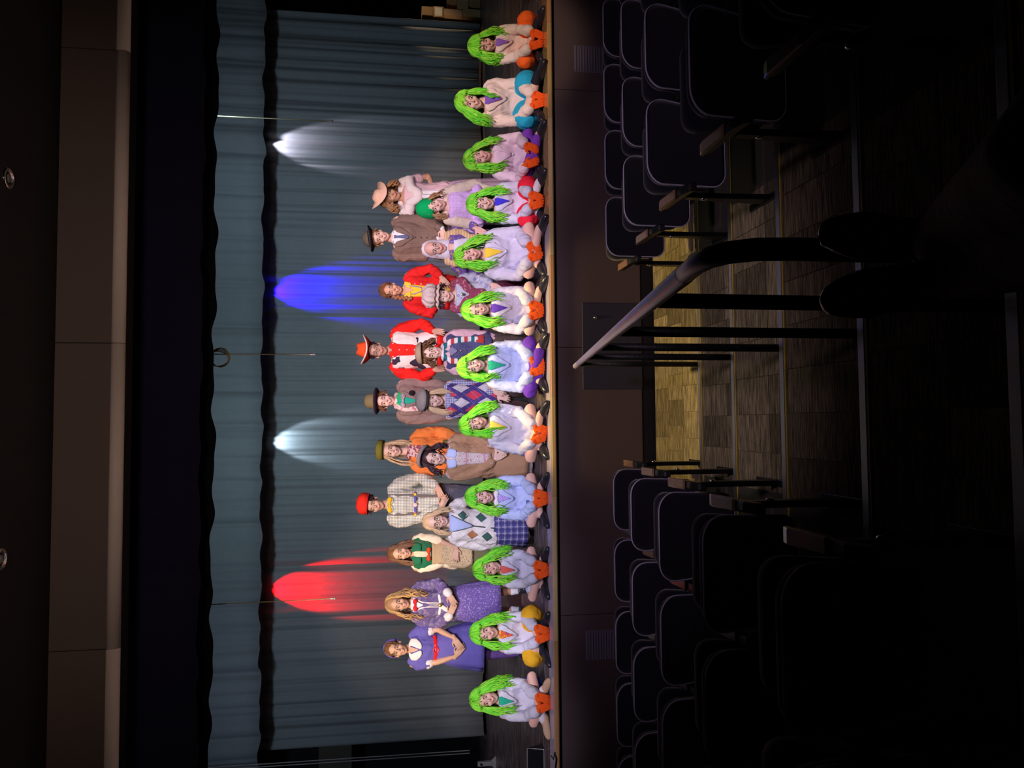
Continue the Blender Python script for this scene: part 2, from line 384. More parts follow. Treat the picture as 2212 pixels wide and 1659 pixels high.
# curtains
def fold_fn(seed, amp, per):
    q = random.Random(seed); ks = [(per * (1 + .37 * i) * q.uniform(.8, 1.2), q.uniform(0, 6.28), q.uniform(.5, 1)) for i in range(6)]
    def f(x, t):
        s_ = 0
        for i, (k, ph, a) in enumerate(ks): s_ += a / (1 + i * .25) * (1 - 1.5 * abs(math.sin(x * k * .5 + ph + t * (.35 if i % 2 else -.3) + .5 * math.sin(x * .9 + ph))) ** .65)
        return amp * s_ / 3.0
    return f
def curtain(name, x0, x1, y, z0, z1, m, seed, amp=.07, per=9, nz=8, hem=.01, dx=.016, slope0=0):
    f = fold_fn(seed, amp, per); n = int((x1 - x0) / dx); b = MB(); W = n + 1
    for side in (0, 1):
        for j in range(nz + 1):
            t = j / nz; z = z0 + (z1 - z0) * t
            for i in range(W):
                X = x0 + (x1 - x0) * i / n; zz = z + ((hem * math.sin(X * 3.1 + seed) + hem * 1.2 * math.sin(X * 8.7) + hem * .8 * math.sin(X * 15.1 + seed)) * (1 - t)) + slope0 * (X - x0) * (1 - t)
                b.v.append(V3((X, y + f(X, t) * (1.1 - .35 * t) + side * .012, zz)))
    S = W * (nz + 1)
    for j in range(nz):
        for i in range(n):
            a_ = j * W + i; b.face((a_, a_ + 1, a_ + W + 1, a_ + W)); c_ = S + a_; b.face((c_ + W, c_ + W + 1, c_ + 1, c_))
    for i in range(n): b.face((i, S + i, S + i + 1, i + 1))
    for j in range(nz):
        a_ = j * W; b.face((a_, a_ + W, S + a_ + W, S + a_)); a_ += n; b.face((a_ + W, a_, S + a_, S + a_ + W))
    return b.build(name, m, None, True)
M_cur = cloth('curtain_grey', (.19, .20, .21), rough=.9, sheen=.3, bump=.15, bs=90)
M_bor = cloth('border_grey', (.17, .175, .185), rough=.9, sheen=.3, bump=.2, bs=60)
M_blk = cloth('black_drape', (.006, .006, .010), rough=.95, bump=.2)
M_val = cloth('valance_navy', (.014, .013, .045), rough=.9, sheen=.2, bump=.2)
xa = at(900, 1597, 12.7).x; xb = at(900, 44, 12.7).x
tag(curtain('back_curtain', xa, xb, 12.7, ZS + .05, 5.9, M_cur, 3, .15, 13), 'tall pleated grey back curtain across the whole stage', 'curtain')
tag(curtain('border_curtain', XL + .2, XR - .2, 11.85, 4.47, 6.3, M_bor, 11, .11, 9, nz=6, hem=.010), 'short pleated grey border curtain hung above the back curtain', 'curtain')
tag(curtain('grand_valance', XL + .2, XR - .2, 7.9, 4.395, 6.2, M_val, 21, .04, 7, nz=6, hem=.008), 'dark navy valance gathered under the pale header trim', 'curtain')
tag(curtain('masking_border', XL + .2, XR - .2, 8.25, 4.35, 6.2, M_blk, 31, .03, 6, nz=4, hem=.012), 'narrow black masking border just behind the navy valance', 'curtain')
# wing drapes at both sides
xw = at(900, 1601, 12.2).x
tag(curtain('wing_drape', XL + .3, xw - .9, 11.2, ZS + .02, 6.0, M_blk, 41, .05, 10), 'black side drape hanging in the left wing', 'curtain')
tag(curtain('wing_drape', 8.1, XR - .1, 11.6, ZS + .02, 6.0, M_blk, 43, .05, 10), 'black side drape hanging in the right wing', 'curtain')
pa, pb = at(688, 1659, 13.3), at(760, 1610, 13.3)
tag(MB().box((pa.x - .3, 13.3, pb.z), (pb.x + .25, 13.36, pa.z)).build('wall_panel', mat('acoustic_panel', (.10, .085, .065), .9), None, bevel=.01), 'plain brown acoustic panel on the wall of the left wing', 'panel')

# stage lamps hung behind the border, shining down the curtain
M_can = mat('lamp_black', (.02, .02, .022), .4, .3)
for px, py, c_, pw, lb in ((559, 297, (.86, .82, 1.0), 80, 'black stage lamp shining white light down the curtain, right of centre'),
                           (556, 620, (.012, .0, 1.0), 700, 'black stage lamp shining deep blue light down the curtain'),
                           (557, 955, (.66, .86, 1.0), 80, 'black stage lamp shining pale cyan white light down the curtain'),
                           (553, 1283, (1.0, .0, .002), 700, 'black stage lamp shining red light down the curtain')):
    p = at(px - 2, py, 12.42); r_ = empty('stage_lamp', p); tag(r_, lb, 'stage lamp', 'lamps hung above the back curtain')
    tilt = Matrix.Rotation(R(-14), 4, 'X')
    MB().lathe([(.0, .30), (.05, .30), (.085, .24), (.09, .10), (.098, .0), (.09, -.002), (.085, .02), (.0, .03)], 20, tilt).build('housing', M_can, r_, True)
    MB().lathe([(.0, .012), (.05, .010), (.084, .016), (.084, .02), (0, .022)], 20, tilt).build('lens', mat('lens_%d' % px, c_, .3, emit=c_, estr=5), r_, True)
    MB().tube([(-.105, 0, .12), (-.105, 0, .34), (0, 0, 5.07 - p.z), (.105, 0, .34), (.105, 0, .12)], .008, 6).build('yoke', M_can, r_)
    spot('lamp_beam', (p.x, p.y + .03, p.z - .03), (p.x, p.y + .45, p.z - 1.0), pw, c_, 26, .35, .03)
tag(MB().tube([(XL + .3, 12.42, 5.10), (XR - .3, 12.42, 5.10)], .025, 10).build('batten_pipe', M_can, None, True), 'long black batten pipe carrying the four curtain lamps', 'pipe')

# hanging microphones on pale cords
M_cord = mat('cord_tan', (.55, .48, .28), .6)
for a_, b_, lb in (((440, 249), (715, 262), 'hanging microphone on a tan cord beside the white lit curtain'), ((440, 765), (676, 766), 'hanging microphone on a thin cord above the cowboy hat'), ((440, 1307), (720, 1293), 'hanging microphone on a tan cord beside the red lit curtain')):
    p0, p1 = at(*a_, 9.0), at(*b_, 9.0); r_ = empty('hanging_microphone', p1); tag(r_, lb, 'microphone', 'microphones hung over the stage')
    top = p0 - p1
    MB().tube([(top.x, 0, 5.045 - p1.z), (top.x * .5, 0, top.z * .5), (0, 0, .02)], .0055, 5).build('cord', M_cord, r_)
    MB().tube([(0, 0, .03), (0, 0, -.01)], .009, 8).ell((0, 0, -.015), .014).build('capsule', mat('mic_silver', (.8, .8, .8), .35, .6), r_, True)
tag(MB().tube([(XL + .3, 9.0, 5.07), (XR - .3, 9.0, 5.07)], .025, 10).build('microphone_pipe', M_can, None, True), 'black pipe behind the masking border holding the hanging microphones', 'pipe')
p = at(470, 775, 8.95); b_ = MB(); b_.tube([(p.x, 8.96, p.z + .1), (p.x + .01, 8.99, 5.05)], .006, 5)
for i in range(4):
    q = [(p.x + (.085 + .008 * i) * math.cos(t * .5236) + .006 * i, p.y + .012 * i, p.z + (.12 - .006 * i) * math.sin(t * .5236) - .008 * i) for t in range(12)]
    b_.tube(q, .006, 5, closed=True)
tag(b_.build('cord_coil', M_cord, None, True), 'coil of tan cord tied up below the black masking border', 'cord')

# left wing: pull ropes with floor pulley, leaning board, monitor
M_rope = mat('rope_grey', (.22, .21, .2), .8)
b_ = MB()
for dy in (0, 6): b_.tube([at(300, 1668 + dy, 11.6), at(1014, 1621 + dy, 11.6)], .007, 5)
tag(b_.build('pull_rope', M_rope), 'pair of thin grey pull ropes in the left wing', 'rope')
p = atz(1062, 1617, ZS); r_ = empty('floor_pulley', (p.x, 11.6, ZS)); tag(r_, 'grey steel curtain pulley standing on the left wing floor', 'pulley')
M_gry = mat('painted_grey', (.36, .35, .33), .5, .2)
MB().box((-.03, -.03, .06), (.03, .03, .27)).build('housing', M_gry, r_, bevel=.005)
MB().prism([(-.09, 0), (.09, 0), (.03, .07), (-.03, .07)], 1, -.02, .02).build('base', M_gry, r_)
MB().tube([(0, -.035, .22), (0, .035, .22)], .02, 10).build('wheel', M_can, r_, True)
p0 = atz(1062, 1655, ZS)
tag(MB().prism([(p0.x - .35, ZS), (p0.x + .03, ZS), (p0.x - .02, ZS + .2), (p0.x - .35, ZS + .26)], 1, 11.9, 11.93).build('plywood_board', mat('plywood', (.42, .27, .17), .7)), 'offcut of pale plywood leaning in the left wing', 'board')
p = atz(1188, 1652, ZS); r_ = empty('stage_monitor', (p.x - .03, 7.72, ZS)); tag(r_, 'black stage monitor screen with silver rim at left stage edge', 'monitor')
MB().prism([(-.02, 0), (.12, 0), (.05, .17), (.03, .17)], 0, -.24, .07).build('body', mat('screen_black', (.01, .01, .012), .15), r_, bevel=.004)
MB().tube([(-.24, -.02, .008), (.07, -.02, .008), (.07, .03, .168), (-.24, .03, .168)], .006, 6, closed=True).build('rim', mat('silver_rim', (.6, .58, .6), .35, .7), r_)
a0 = [(at(1202, 1659, 7.17) + V3((-.06, 0, .02))), at(1201, 1640, 7.165), at(1198, 1626, 7.17), V3((at(1520, 1618, 7.2).x, 7.22, ZS + .008)), V3((at(1520, 1612, 7.3).x, 7.34, ZS + .008))]
tag(MB().tube(a0, .005, 6).build('cable', M_can, None, True), 'thin black cable draped over the wooden stage edge', 'cable')

# cardboard in the right wing
M_card = [mat('card_a', (.44, .27, .13), .85), mat('card_b', (.50, .31, .16), .85), mat('card_c', (.34, .21, .10), .85)]
YB = 12.95
def carton(px0, px1, py0, py1, lb, mi, label=False, name='cardboard_box', dep=.32):
    # px0 top, px1 bottom, py1 left, py0 right
    y = YB; xl, xr = at((px0 + px1) / 2, py1, y).x, at((px0 + px1) / 2, py0, y).x; z1, z0 = at(px0, (py0 + py1) / 2, y).z, at(px1, (py0 + py1) / 2, y).z
    z0 = max(z0, ZS) + .003; xl += .006; xr -= .006; z1 -= .002
    r_ = empty(name, ((xl + xr) / 2, y, z0)); w_, h_ = (xr - xl) / 2, z1 - z0; tag(r_, lb, 'box', 'cardboard boxes in the right wing')
    MB().box((-w_, 0, 0), (w_, dep, h_ - .006)).build('carton', M_card[mi], r_, bevel=.004)
    MB().box((-w_, 0, h_ - .006), (-.002, dep, h_)).build('flap', M_card[mi], r_); MB().box((.002, 0, h_ - .006), (w_, dep, h_)).build('flap', M_card[mi], r_)
    if label: MB().box((-w_ * .8, -.002, h_ * .15), (w_ * .8, 0, h_ * .85)).build('label', mat('paper', (.8, .74, .6), .7), r_)
carton(1000, 1043, 19, 45, 'cardboard box at the foot of the stack in the right wing', 0)
carton(959, 1000, 19, 42, 'tall narrow cardboard box second from the floor in the stack', 1)
carton(936, 959, 13, 38, 'small cardboard box with a white label in the stack', 1, True)
carton(911, 936, 13, 34, 'dark tan cardboard box topmost in the stack', 2)
carton(1012, 1043, -18, 14, 'wide brown cardboard box lowest, right of the stack', 2)
carton(988, 1012, -18, 19, 'light cardboard box laid on the wide brown one', 1)
carton(966, 988, -26, 0, 'cardboard box highest at the right edge of the stage', 0)

# ------------------------------------------------------------------ theatre seats
M_fab = mat('seat_fabric', (.010, .010, .020), .9, var=.2, vs=40, bump=.3, bs=300, sheen=.35, spec=.15)
M_pipe = mat('seat_piping', (.48, .44, .62), .8, bump=.1, sheen=.6)  # pale lavender puts the stage light on the seat rims into the colour
M_blkm = mat('seat_frame_black', (.010, .010, .011), .35, .4, bump=.05)
M_wood = mat('arm_wood', (.16, .085, .05), .3, var=.2, bump=.05, coat=.3)
M_chr = mat('hinge_chrome', (.8, .78, .8), .12, 1, bump=.0)
def rrect(w, h, r, n=6, taper=.0):
    pts = []
    for cx, cz, a0 in ((w / 2 - r, h - r, 0), (-w / 2 + r, h - r, 90), (-w / 2 + r * .7, r * .7, 180), (w / 2 - r * .7, r * .7, 270)):
        rr = r if a0 < 180 else r * .7
        for i in range(n + 1):
            a = R(a0 + 90 * i / n); pts.append((cx + rr * math.cos(a), cz + rr * math.sin(a)))
    return [(x * (1 - taper * (1 - z / h)), z) for x, z in pts]
def slab(mb, w, h, r, layers, fn):
    # layers: (inset, depth) ; fn maps (x, depth, z) into the seat's frame
    b0 = len(mb.v); n = None
    for ins, d in layers:
        o = rrect(w - 2 * ins, h - 2 * ins, max(r - ins, .02), taper=.10); n = len(o)
        for x, z in o: mb.v.append(fn(x, d, z + ins))
    for j in range(len(layers) - 1):
        for i in range(n): a = b0 + j * n + i; c = b0 + j * n + (i + 1) % n; mb.face((a, c, c + n, a + n))
    mb.face([b0 + i for i in range(n)][::-1]); mb.face([b0 + (len(layers) - 1) * n + i for i in range(n)])
rec = R(13)
def bk(x, d, z):     # backrest frame: hinge at z=.30, y=.02; leans to the camera; curved in plan
    yy = .05 + d - z * math.sin(rec) - .35 * x * x * (-1); return V3((x, yy, .27 + z * math.cos(rec)))
def make_seat(aisle_side=0):
    r_ = empty('theatre_seat')
    b = MB(); slab(b, .495, .50, .115, [(.03, -.004), (.008, 0), (0, .012), (0, .022), (.008, .03), (.04, .034)], bk); b.build('back_shell', M_fab, r_, True)
    b = MB(); slab(b, .47, .485, .11, [(.02, .036), (0, .045), (0, .075), (.012, .09), (.06, .10)], lambda x, d, z: bk(x, d, z + .004)); b.build('back_cushion', M_fab, r_, True)
    o = rrect(.497, .502, .116, taper=.10); b = MB(); b.tube([bk(x, .004, z) for x, z in o], .0045, 5, closed=True); b.build('piping', M_pipe, r_, True)
    b = MB(); slab(b, .45, .40, .08, [(.02, 0), (0, .02), (0, .06), (.015, .09), (.05, .10)], lambda x, d, z: V3((x, .16 + d + z * .13, .30 + z * .95))); b.build('seat_pan', M_fab, r_, True)
    sides = (1,) if aisle_side >= 0 else (1, -1)
    for sx in sides:
        X = .277 * sx; end = (aisle_side == sx)
        f = M_blkm
        b = MB(); b.prism([(X - .022, .0), (X + .022, .0), (X + .022, .02), (X - .022, .02)], 1, -.06, .30)
        b.prism([(.03, .02), (.14, .02), (.12, .30), (.10, .50), (.05, .50), (.05, .30)], 0, X - .016, X + .016); b.build('support_leg', f, r_, bevel=.004)
        b = MB(); pr = [(-.115, .505), (-.10, .545), (-.02, .565), (.25, .575), (.30, .56), (.31, .545), (.28, .53), (.05, .52)]
        b.prism(pr, 0, X - .024, X + .024); b.build('armrest', f, r_, bevel=.01)
        b = MB(); b.prism([(.04, .571), (.06, .577), (.27, .583), (.312, .574), (.322, .552), (.30, .556), (.06, .562)], 0, X - .028, X + .028); b.build('arm_pad', M_wood if end else M_blkm, r_, bevel=.006)
        if end: MB().ell((X + .020 * sx, .06, .40), (.010, .018, .018)).build('hinge_cap', M_chr, r_, True)
    return r_
protos = {a: make_seat(a) for a in (0, 1, -1)}; used = set()
ord_ = ['aisle seat', 'second seat from the aisle', 'third seat from the aisle', 'fourth seat from the aisle', 'fifth seat from the aisle', 'sixth seat from the aisle']
rown = ['front row', 'second row', 'third row', 'fourth row', 'fifth row', 'nearest row']
for side, x0, dx, counts in (('left', -.625, -.565, (6, 6, 5, 4, 3)), ('right', 1.535, .555, (4, 4, 3, 2, 2))):
    for k in range(5):
        y = 6.02 - RUN * k - ((0, 0, 0, .05, .16)[k] if side == 'left' else (0, 0, 0, .05, .04)[k]); z = (0 if k == 0 else RISE * k)
        for j in range(counts[k]):
            t = 0 if j else (1 if side == 'left' else -1)
            X = x0 + dx * j + ((.055, .06, .045, .03, -.03)[k] if side == 'right' else -.006 * k)
            pr = protos[t]
            if t in used: o = copy_tree(pr, (X, y, z))
            else: used.add(t); o = pr; o.location = (X, y, z)
            if side == 'right': o.scale.z = (1.08, 1.05, 1.04, 1.02, 1.0)[k]
            else: o.scale.z = (1.04, 1.03, 1, 1, 1.06)[k]
            tag(o, 'black padded theatre seat, %s of the %s, %s block' % (ord_[j], rown[k], side), 'seat', 'theatre seats of the %s block' % side)

# ------------------------------------------------------------------ handrail in the aisle
M_rail = mat('rail_satin', (.95, .88, .92), .38, 1, var=.05, bump=.02)
M_post = mat('post_black', (.012, .012, .013), .5, .3)
hr = empty('handrail', (0, 0, 0)); tag(hr, 'metal handrail on black posts running down the middle of the aisle steps', 'handrail')
def rx(y): return .31 + .0322 * (y - 1.3)
def rz(px, py, y): return at(px, py, y).z
z_far = at(1243, 790, 6.35).z; z_jn = at(1484, 575, 1.56).z
def zr(y): return z_far + (z_jn - z_far) * (6.35 - y) / (6.35 - 1.56)
MB().tube([(rx(6.35), 6.35, zr(6.35)), (rx(1.58), 1.58, zr(1.58))], .0225, 18).build('rail', M_rail, hr, True)
zt = zr(1.45)
MB().tube([(rx(1.6), 1.6, zr(1.6)), (rx(1.45), 1.45, zt), (rx(1.38), 1.385, zt + .002), (rx(1.33), 1.335, zt - .012), (rx(1.3), 1.30, zt - .05), (rx(1.3), 1.29, zt - .12), (rx(1.3), 1.29, flz(1.29) + .004)], .0215, 16).build('end_bend', mat('rail_dark', (.05, .04, .045), .4, .9, bump=.02), hr, True)
for y in (5.92, 4.86, 3.93, 3.0, 2.03):
    z = zr(y); MB().tube([(rx(y), y, flz(y) + .006), (rx(y), y, z - .015)], .0215, 12, cap=False).build('post', M_post, hr, True)
    MB().lathe([(.0, .012), (.05, .012), (.055, .006), (.055, .0)], 16, Matrix.Translation((rx(y), y, flz(y) + .006))).build('post_flange', M_post, hr, True)

# ------------------------------------------------------------------ the seated viewer's legs at the lower right (the rest is outside the frame)
pv = empty('person', (0, 0, 0)); tag(pv, 'seated viewer close to camera, only dark outstretched legs and black shoes showing by the handrail', 'person')
M_trs = cloth('dark_trousers', (.045, .020, .014)); M_sho = mat('black_leather', (.012, .012, .014), .22, coat=.5)
hip = V3((1.05, -.25, 1.62))
an1 = at(2010, 520, 1.10); an2 = at(2040, 600, 1.06); kn = at(2260, 360, .62)
b = MB().tube([hip, kn, an1], [.085, .062, .036], 12).tube([hip + V3((-.1, .1, -.1)), kn + V3((-.05, .05, -.11)), an2], [.085, .06, .036], 12)
blob('legs', M_trs, pv, [(b, .014, 3, 0)])
for an, tp in ((an1, at(1810, 505, 1.16)), (an2, at(1815, 645, 1.14))):
    d = tp - an; b = MB().tube([an, an + d * .35, an + d * .75, tp], [.036, .036, .042, .034], 12, flat=((0, 1, 0), .7)).ell(an + V3((0, .03, -.02)), (.036, .04, .036))
    blob('shoe', M_sho, pv, [(b, .009, 3, 0)])

# ------------------------------------------------------------------ people
SK = [mat('skin_fair', (.72, .47, .38), .5, var=.05, bump=.05, spec=.35), mat('skin_rosy', (.74, .44, .36), .5, var=.05, bump=.05, spec=.35),
      mat('skin_warm', (.58, .34, .23), .5, var=.05, bump=.05, spec=.35), mat('skin_tan', (.50, .29, .20), .5, var=.05, bump=.05, spec=.35)]
M_eye = mat('eye_white', (.8, .8, .8), .2, bump=0); M_iris = mat('iris', (.03, .02, .015), .15, bump=0)
M_lip = mat('lips', (.45, .10, .10), .4, bump=0); M_teeth = mat('teeth', (.85, .82, .76), .25, bump=0)
M_wig = mat('wig_green', (.30, .84, .05), .45, var=.35, vs=30, bump=.3, bs=80, spec=.3)
M_wigd = mat('wig_green_deep', (.12, .68, .03), .5, var=.35, vs=30, bump=.3, spec=.3)
M_glv = cloth('glove_orange', (.92, .11, .012), bs=150, bump=.5)
M_jw = cloth('jacket_white', (.64, .62, .76), bs=13, bump=1.0); M_jc = cloth('jacket_cream', (.80, .66, .60), bs=13); M_jb = cloth('jacket_blue', (.50, .56, .84), bs=13); M_jp = cloth('jacket_pink', (.80, .62, .72), bs=13)
M_shoe = mat('shoe_black', (.02, .02, .03), .3, coat=.3); M_sock = cloth('sock_white', (.75, .72, .80)); M_sockb = cloth('sock_black', (.015, .015, .03))
M_btn = mat('button_dark', (.05, .045, .05), .35, bump=0); M_btnw = mat('button_pearl', (.85, .85, .85), .25, bump=0)
M_gls = mat('glasses_metal', (.25, .2, .15), .25, .8, bump=0)
def C(n, c, **k): return cloth(n, c, **k)

PROF = ((-.16, .150, .118), (0, .168, .125), (.2, .150, .112), (.42, .124, .094), (.66, .142, .108), (.84, .152, .098), (.93, .128, .082), (1.0, .062, .060), (1.08, .050, .052))
def prof(t):
    if t <= PROF[0][0]: return PROF[0][1:]
    for a, b in zip(PROF[:-1], PROF[1:]):
        if t <= b[0]:
            u = (t - a[0]) / (b[0] - a[0]); return a[1] + (b[1] - a[1]) * u, a[2] + (b[2] - a[2]) * u
    return PROF[-1][1:]
POSE = {
 'sit':   dict(P=(0, .02, .11), N=(0, -.06, .530), sh=(.160, -.03, .470), hd=(0, -.085, .655), hip=(.09, -.01, .11), kn=(.30, -.24, .165), an=(-.16, -.37, .07)),
 'kneel': dict(P=(0, .02, .50), N=(0, -.02, .945), sh=(.165, -.0, .885), hd=(0, -.03, 1.07), hip=(.085, .02, .50), kn=(.10, -.02, .075), an=(.10, .36, .06)),
 'stand': dict(P=(0, .0, .86), N=(0, -.0, 1.360), sh=(.172, .01, 1.300), hd=(0, -.015, 1.485), hip=(.09, .0, .85), kn=(.10, -.02, .46), an=(.11, .03, .075)),
}
class Fig:
    def __init__(s, label, pose, head, by, D, k=None, tilt=0, turn=0, nod=0, skin=0, hands=None, hw=1.07, wide=1.0, group=None, knees=None, bare=True, hr=None):
        p = POSE[pose]; s.pose = pose; s.wide = wide; s.rs = random.Random(int(head[0] * 7 + head[1]))
        hy = p['hd'][1]; W = at(head[0], head[1], D + hy); xb = at(head[0] + 60, by, D).x
        s.k = k or (W.z - ZS) / p['hd'][2]; k = s.k
        s.th = -math.asin(xb / math.hypot(xb, D)) * .5
        s.root = empty('person', (xb, D, ZS), s.th); tag(s.root, label, 'person', group)
        s.inv = Matrix.Rotation(-s.th, 4, 'Z') @ Matrix.Translation((-xb, -D, -ZS))
        hl = s.inv @ W; sway = hl.x
        s.P = V3(p['P']) * k; s.N = V3(p['N']) * k; s.N.x = sway * .75
        s.hd = V3((sway, hy * k, (W.z - ZS)))
        s.sh = {q: V3((p['sh'][0] * q * k * wide + sway * .70, p['sh'][1] * k, p['sh'][2] * k - q * tilt * .0006)) for q in (-1, 1)}
        s.hip = {q: V3((p['hip'][0] * q, p['hip'][1], p['hip'][2])) * k for q in (-1, 1)}
        s.kn = {q: V3((p['kn'][0] * q, p['kn'][1], p['kn'][2])) * k for q in (-1, 1)}
        s.an = {q: V3((p['an'][0] * q, p['an'][1] + (.05 if (pose == 'sit' and q > 0) else 0), p['an'][2])) * k for q in (-1, 1)}
        if knees:
            for q, kk in zip((-1, 1), knees):
                if kk: l = s.loc(kk[0], kk[1], -.24); s.kn[q] = V3((l.x, -.24, max(l.z, .15)))
        s.M = Matrix.Translation(s.hd) @ (Matrix.Rotation(R(turn), 4, 'Z') @ Matrix.Rotation(R(tilt), 4, 'Y') @ Matrix.Rotation(R(nod), 4, 'X')) @ Matrix.Scale(hw, 4)
        s.wr = {}; s.el = {}; s.hdir = {}; u, l_ = .275 * k, .255 * k
        dfl = {'sit': ((-.055, -.37, .15), (.055, -.37, .15)), 'kneel': ((-.08, -.20, .50), (.08, -.20, .50)), 'stand': ((-.06, -.19, .88), (.06, -.19, .88))}[pose]
        for i, q in enumerate((-1, 1)):
            fd = V3((-q * .35, -.25, -.9)).normalized() if pose != 'kneel' else V3((-q * .5, -.5, -.7)).normalized()
            h = hands[i] if hands else None
            if h is None: c = V3(dfl[i]) * k
            else:
                dy = h[2] if len(h) > 2 else {'sit': -.38, 'kneel': -.2, 'stand': -.19}[pose]
                c = s.loc(h[0], h[1], dy)
                if len(h) > 3: fd = V3(h[3]).normalized()
                c = c - fd * .085
            d = c - s.sh[q]
            if d.length > (u + l_) * .985: c = s.sh[q] + d.normalized() * (u + l_) * .985; d = c - s.sh[q]
            n = d.length; a = (u * u - l_ * l_ + n * n) / (2 * n); hh = math.sqrt(max(u * u - a * a, 0))
            out = V3((q * (.5 if s.pose == 'sit' else .5), .42, -.7)); dn = d.normalized(); out = (out - dn * out.dot(dn)).normalized()
            s.el[q] = s.sh[q] + dn * a + out * hh; s.wr[q] = c; s.hdir[q] = fd
        s.skin = SK[skin]; s.u = 0
        s.handmat = None; s.hr = hr
    def loc(s, px, py, dy): return s.inv @ at(px, py, s.root.location.y + dy)
    def c(s, t): return s.P.lerp(s.N, t)
    def ring(s, t, inf): c = s.c(t); rx, ry = prof(t); g = s.wide; return (c.x, c.y, c.z, rx * s.k * g + inf, ry * s.k + inf)
    def F(s, x, t, off=.012):      # a point on the front of the chest
        cx, cy, cz, rx, ry = s.ring(t, s.inf); u = max(-.96, min(.96, (x - 0) / rx))
        return V3((cx + x, cy - ry * math.sqrt(1 - u * u) - off, cz))
    inf = .02
    def hp(s, *p): return s.M @ V3(p)
    # --- body: one skin
    def body(s, hand='bare'):
        k = s.k; b = MB(); hb = MB(); M3 = s.M.to_3x3()
        b.loft([s.ring(t, -.004) for t in (-.12, 0, .2, .42, .66, .84, .92, .97)], 16)
        b.tube([s.c(.9), s.N, s.hp(0, .012, -.06)], [.06 * k, .050 * k, .046], 12)
        for q in (-1, 1):
            b.tube([s.sh[q], s.sh[q].lerp(s.el[q], .4), s.el[q], s.el[q].lerp(s.wr[q], .3), s.wr[q]], [.048 * k, .043 * k, .036 * k, .036 * k, .024 * k], 10)
            m = s.kn[q].lerp(s.an[q], .35)
            b.tube([s.hip[q], s.hip[q].lerp(s.kn[q], .5), s.kn[q], m, s.an[q]], [.082 * k, .072 * k, .054 * k, .052 * k, .034 * k], 12)
        hb.tube([s.N + V3((0, 0, -.01)), s.hp(0, .012, -.05)], [.047, .045], 12)
        E = lambda c, r, nu=14, nv=10: hb.ell(s.hp(*c), tuple(x * s.M.to_scale()[0] for x in r), M3.normalized(), nu, nv)
        E((0, .012, .035), (.074, .092, .084)); E((0, -.015, -.03), (.060, .066, .078)); E((0, -.052, -.088), (.028, .026, .022)); E((0, -.03, -.07), (.047, .045, .035))
        for q in (-1, 1): E((q * .034, -.052, -.028), (.026, .024, .026)); E((q * .074, .012, -.012), (.010, .018, .028), 8, 6); E((q * .026, -.072, .026), (.022, .010, .007), 8, 6)
        hb.tube([s.hp(0, -.080, .012), s.hp(0, -.098, -.022)], [.007, .011], 8); E((0, -.077, -.062), (.022, .010, .014), 8, 6)
        hd = MB()
        if hand == 'bare':
            for q in (-1, 1): s.hand(hd, q, .0088)
            parts = [(b, .012, 2, 0), (hb, .0065, 2, 0), (hd, .0048, 1, 0)]
        else: parts = [(b, .012, 2, 0), (hb, .0065, 2, 0)]
        blob('body', s.skin, s.root, parts)
        if hand != 'bare':
            for q in (-1, 1):
                g = MB(); s.hand(g, q, .0115); g.tube([s.wr[q] - (s.wr[q] - s.el[q]).normalized() * .045, s.wr[q] + s.hdir[q] * .015], [.034, .031], 12); blob('glove', hand, s.root, [(g, .0052, 1, 0)])
        # face
        for q in (-1, 1):
            e = MB(); e.ell(s.hp(q * .029, -.0785, .006), (.0125, .006, .0068), M3, 10, 6); e.ell(s.hp(q * .029 , -.0838, .006), (.0062, .0025, .0062), M3, 8, 6, mi=1)
            e.build('eye', [M_eye, M_iris], s.root, True)
            MB().tube([s.hp(q * .014, -.083, .026), s.hp(q * .030, -.081, .032), s.hp(q * .045, -.070, .026)], [.003, .0036, .002], 5).build('eyebrow', s.brow, s.root, True)
        m = MB(); w_ = .026; sm = s.smile
        m.tube([s.hp(-w_, -.077, -.052 + sm), s.hp(-.012, -.0875, -.060), s.hp(.012, -.0875, -.060), s.hp(w_, -.077, -.052 + sm)], [.002, .0045, .0045, .002], 6)
        m.tube([s.hp(-w_, -.077, -.054 + sm), s.hp(0, -.0855, -.070 - sm * .6), s.hp(w_, -.077, -.054 + sm)], [.002, .0052, .002], 6)
        if sm > .004: m.ell(s.hp(0, -.0862, -.0635), (.017, .004, .0055), M3, 8, 6, mi=1)
        m.build('mouth', [M_lip, M_teeth], s.root, True)
    smile = .006
    brow = mat('brow_brown', (.10, .05, .03), .8, bump=0)
    def hand(s, b, q, r):
        w_ = s.wr[q]; d = s.hdir[q]; n = V3((0, -1, .35)) + V3((q * .25, 0, 0)); n = (n - d * n.dot(d)).normalized(); sd = d.cross(n).normalized()
        if sd.x * q > 0: sd = -sd      # thumb on the inner side
        L = (.040, .044, .041, .033)
        b.tube([w_ - d * .02, w_ + d * .02], [.026, .026], 10, flat=(n, .75))
        for i in range(4):
            o = (1.5 - i) * .0185; kn = w_ + d * (.085 - abs(1 - i) * .003) + sd * o
            b.tube([w_ + d * .012 + sd * o * .55, w_ + d * .05 + sd * o * .85, kn], [r * 1.5, r * 1.5, r * 1.15], 8)
            f1 = (d - n * .25 + sd * (o * 4)).normalized(); f2 = (d - n * .75 + sd * (o * 2)).normalized(); p1 = kn + f1 * L[i]; p2 = p1 + f2 * L[i] * .8
            b.tube([kn, p1, p2], [r, r * .95, r * .8], 8)
        t0 = w_ + d * .022 + sd * .022; t1 = t0 + (d * .55 + sd * .75 - n * .2).normalized() * .038; b.tube([w_ + d * .01, t0, t1, t1 + (d + sd * .2 - n * .3).normalized() * .030], [r * 1.5, r * 1.5, r * 1.1, r * .9], 8)
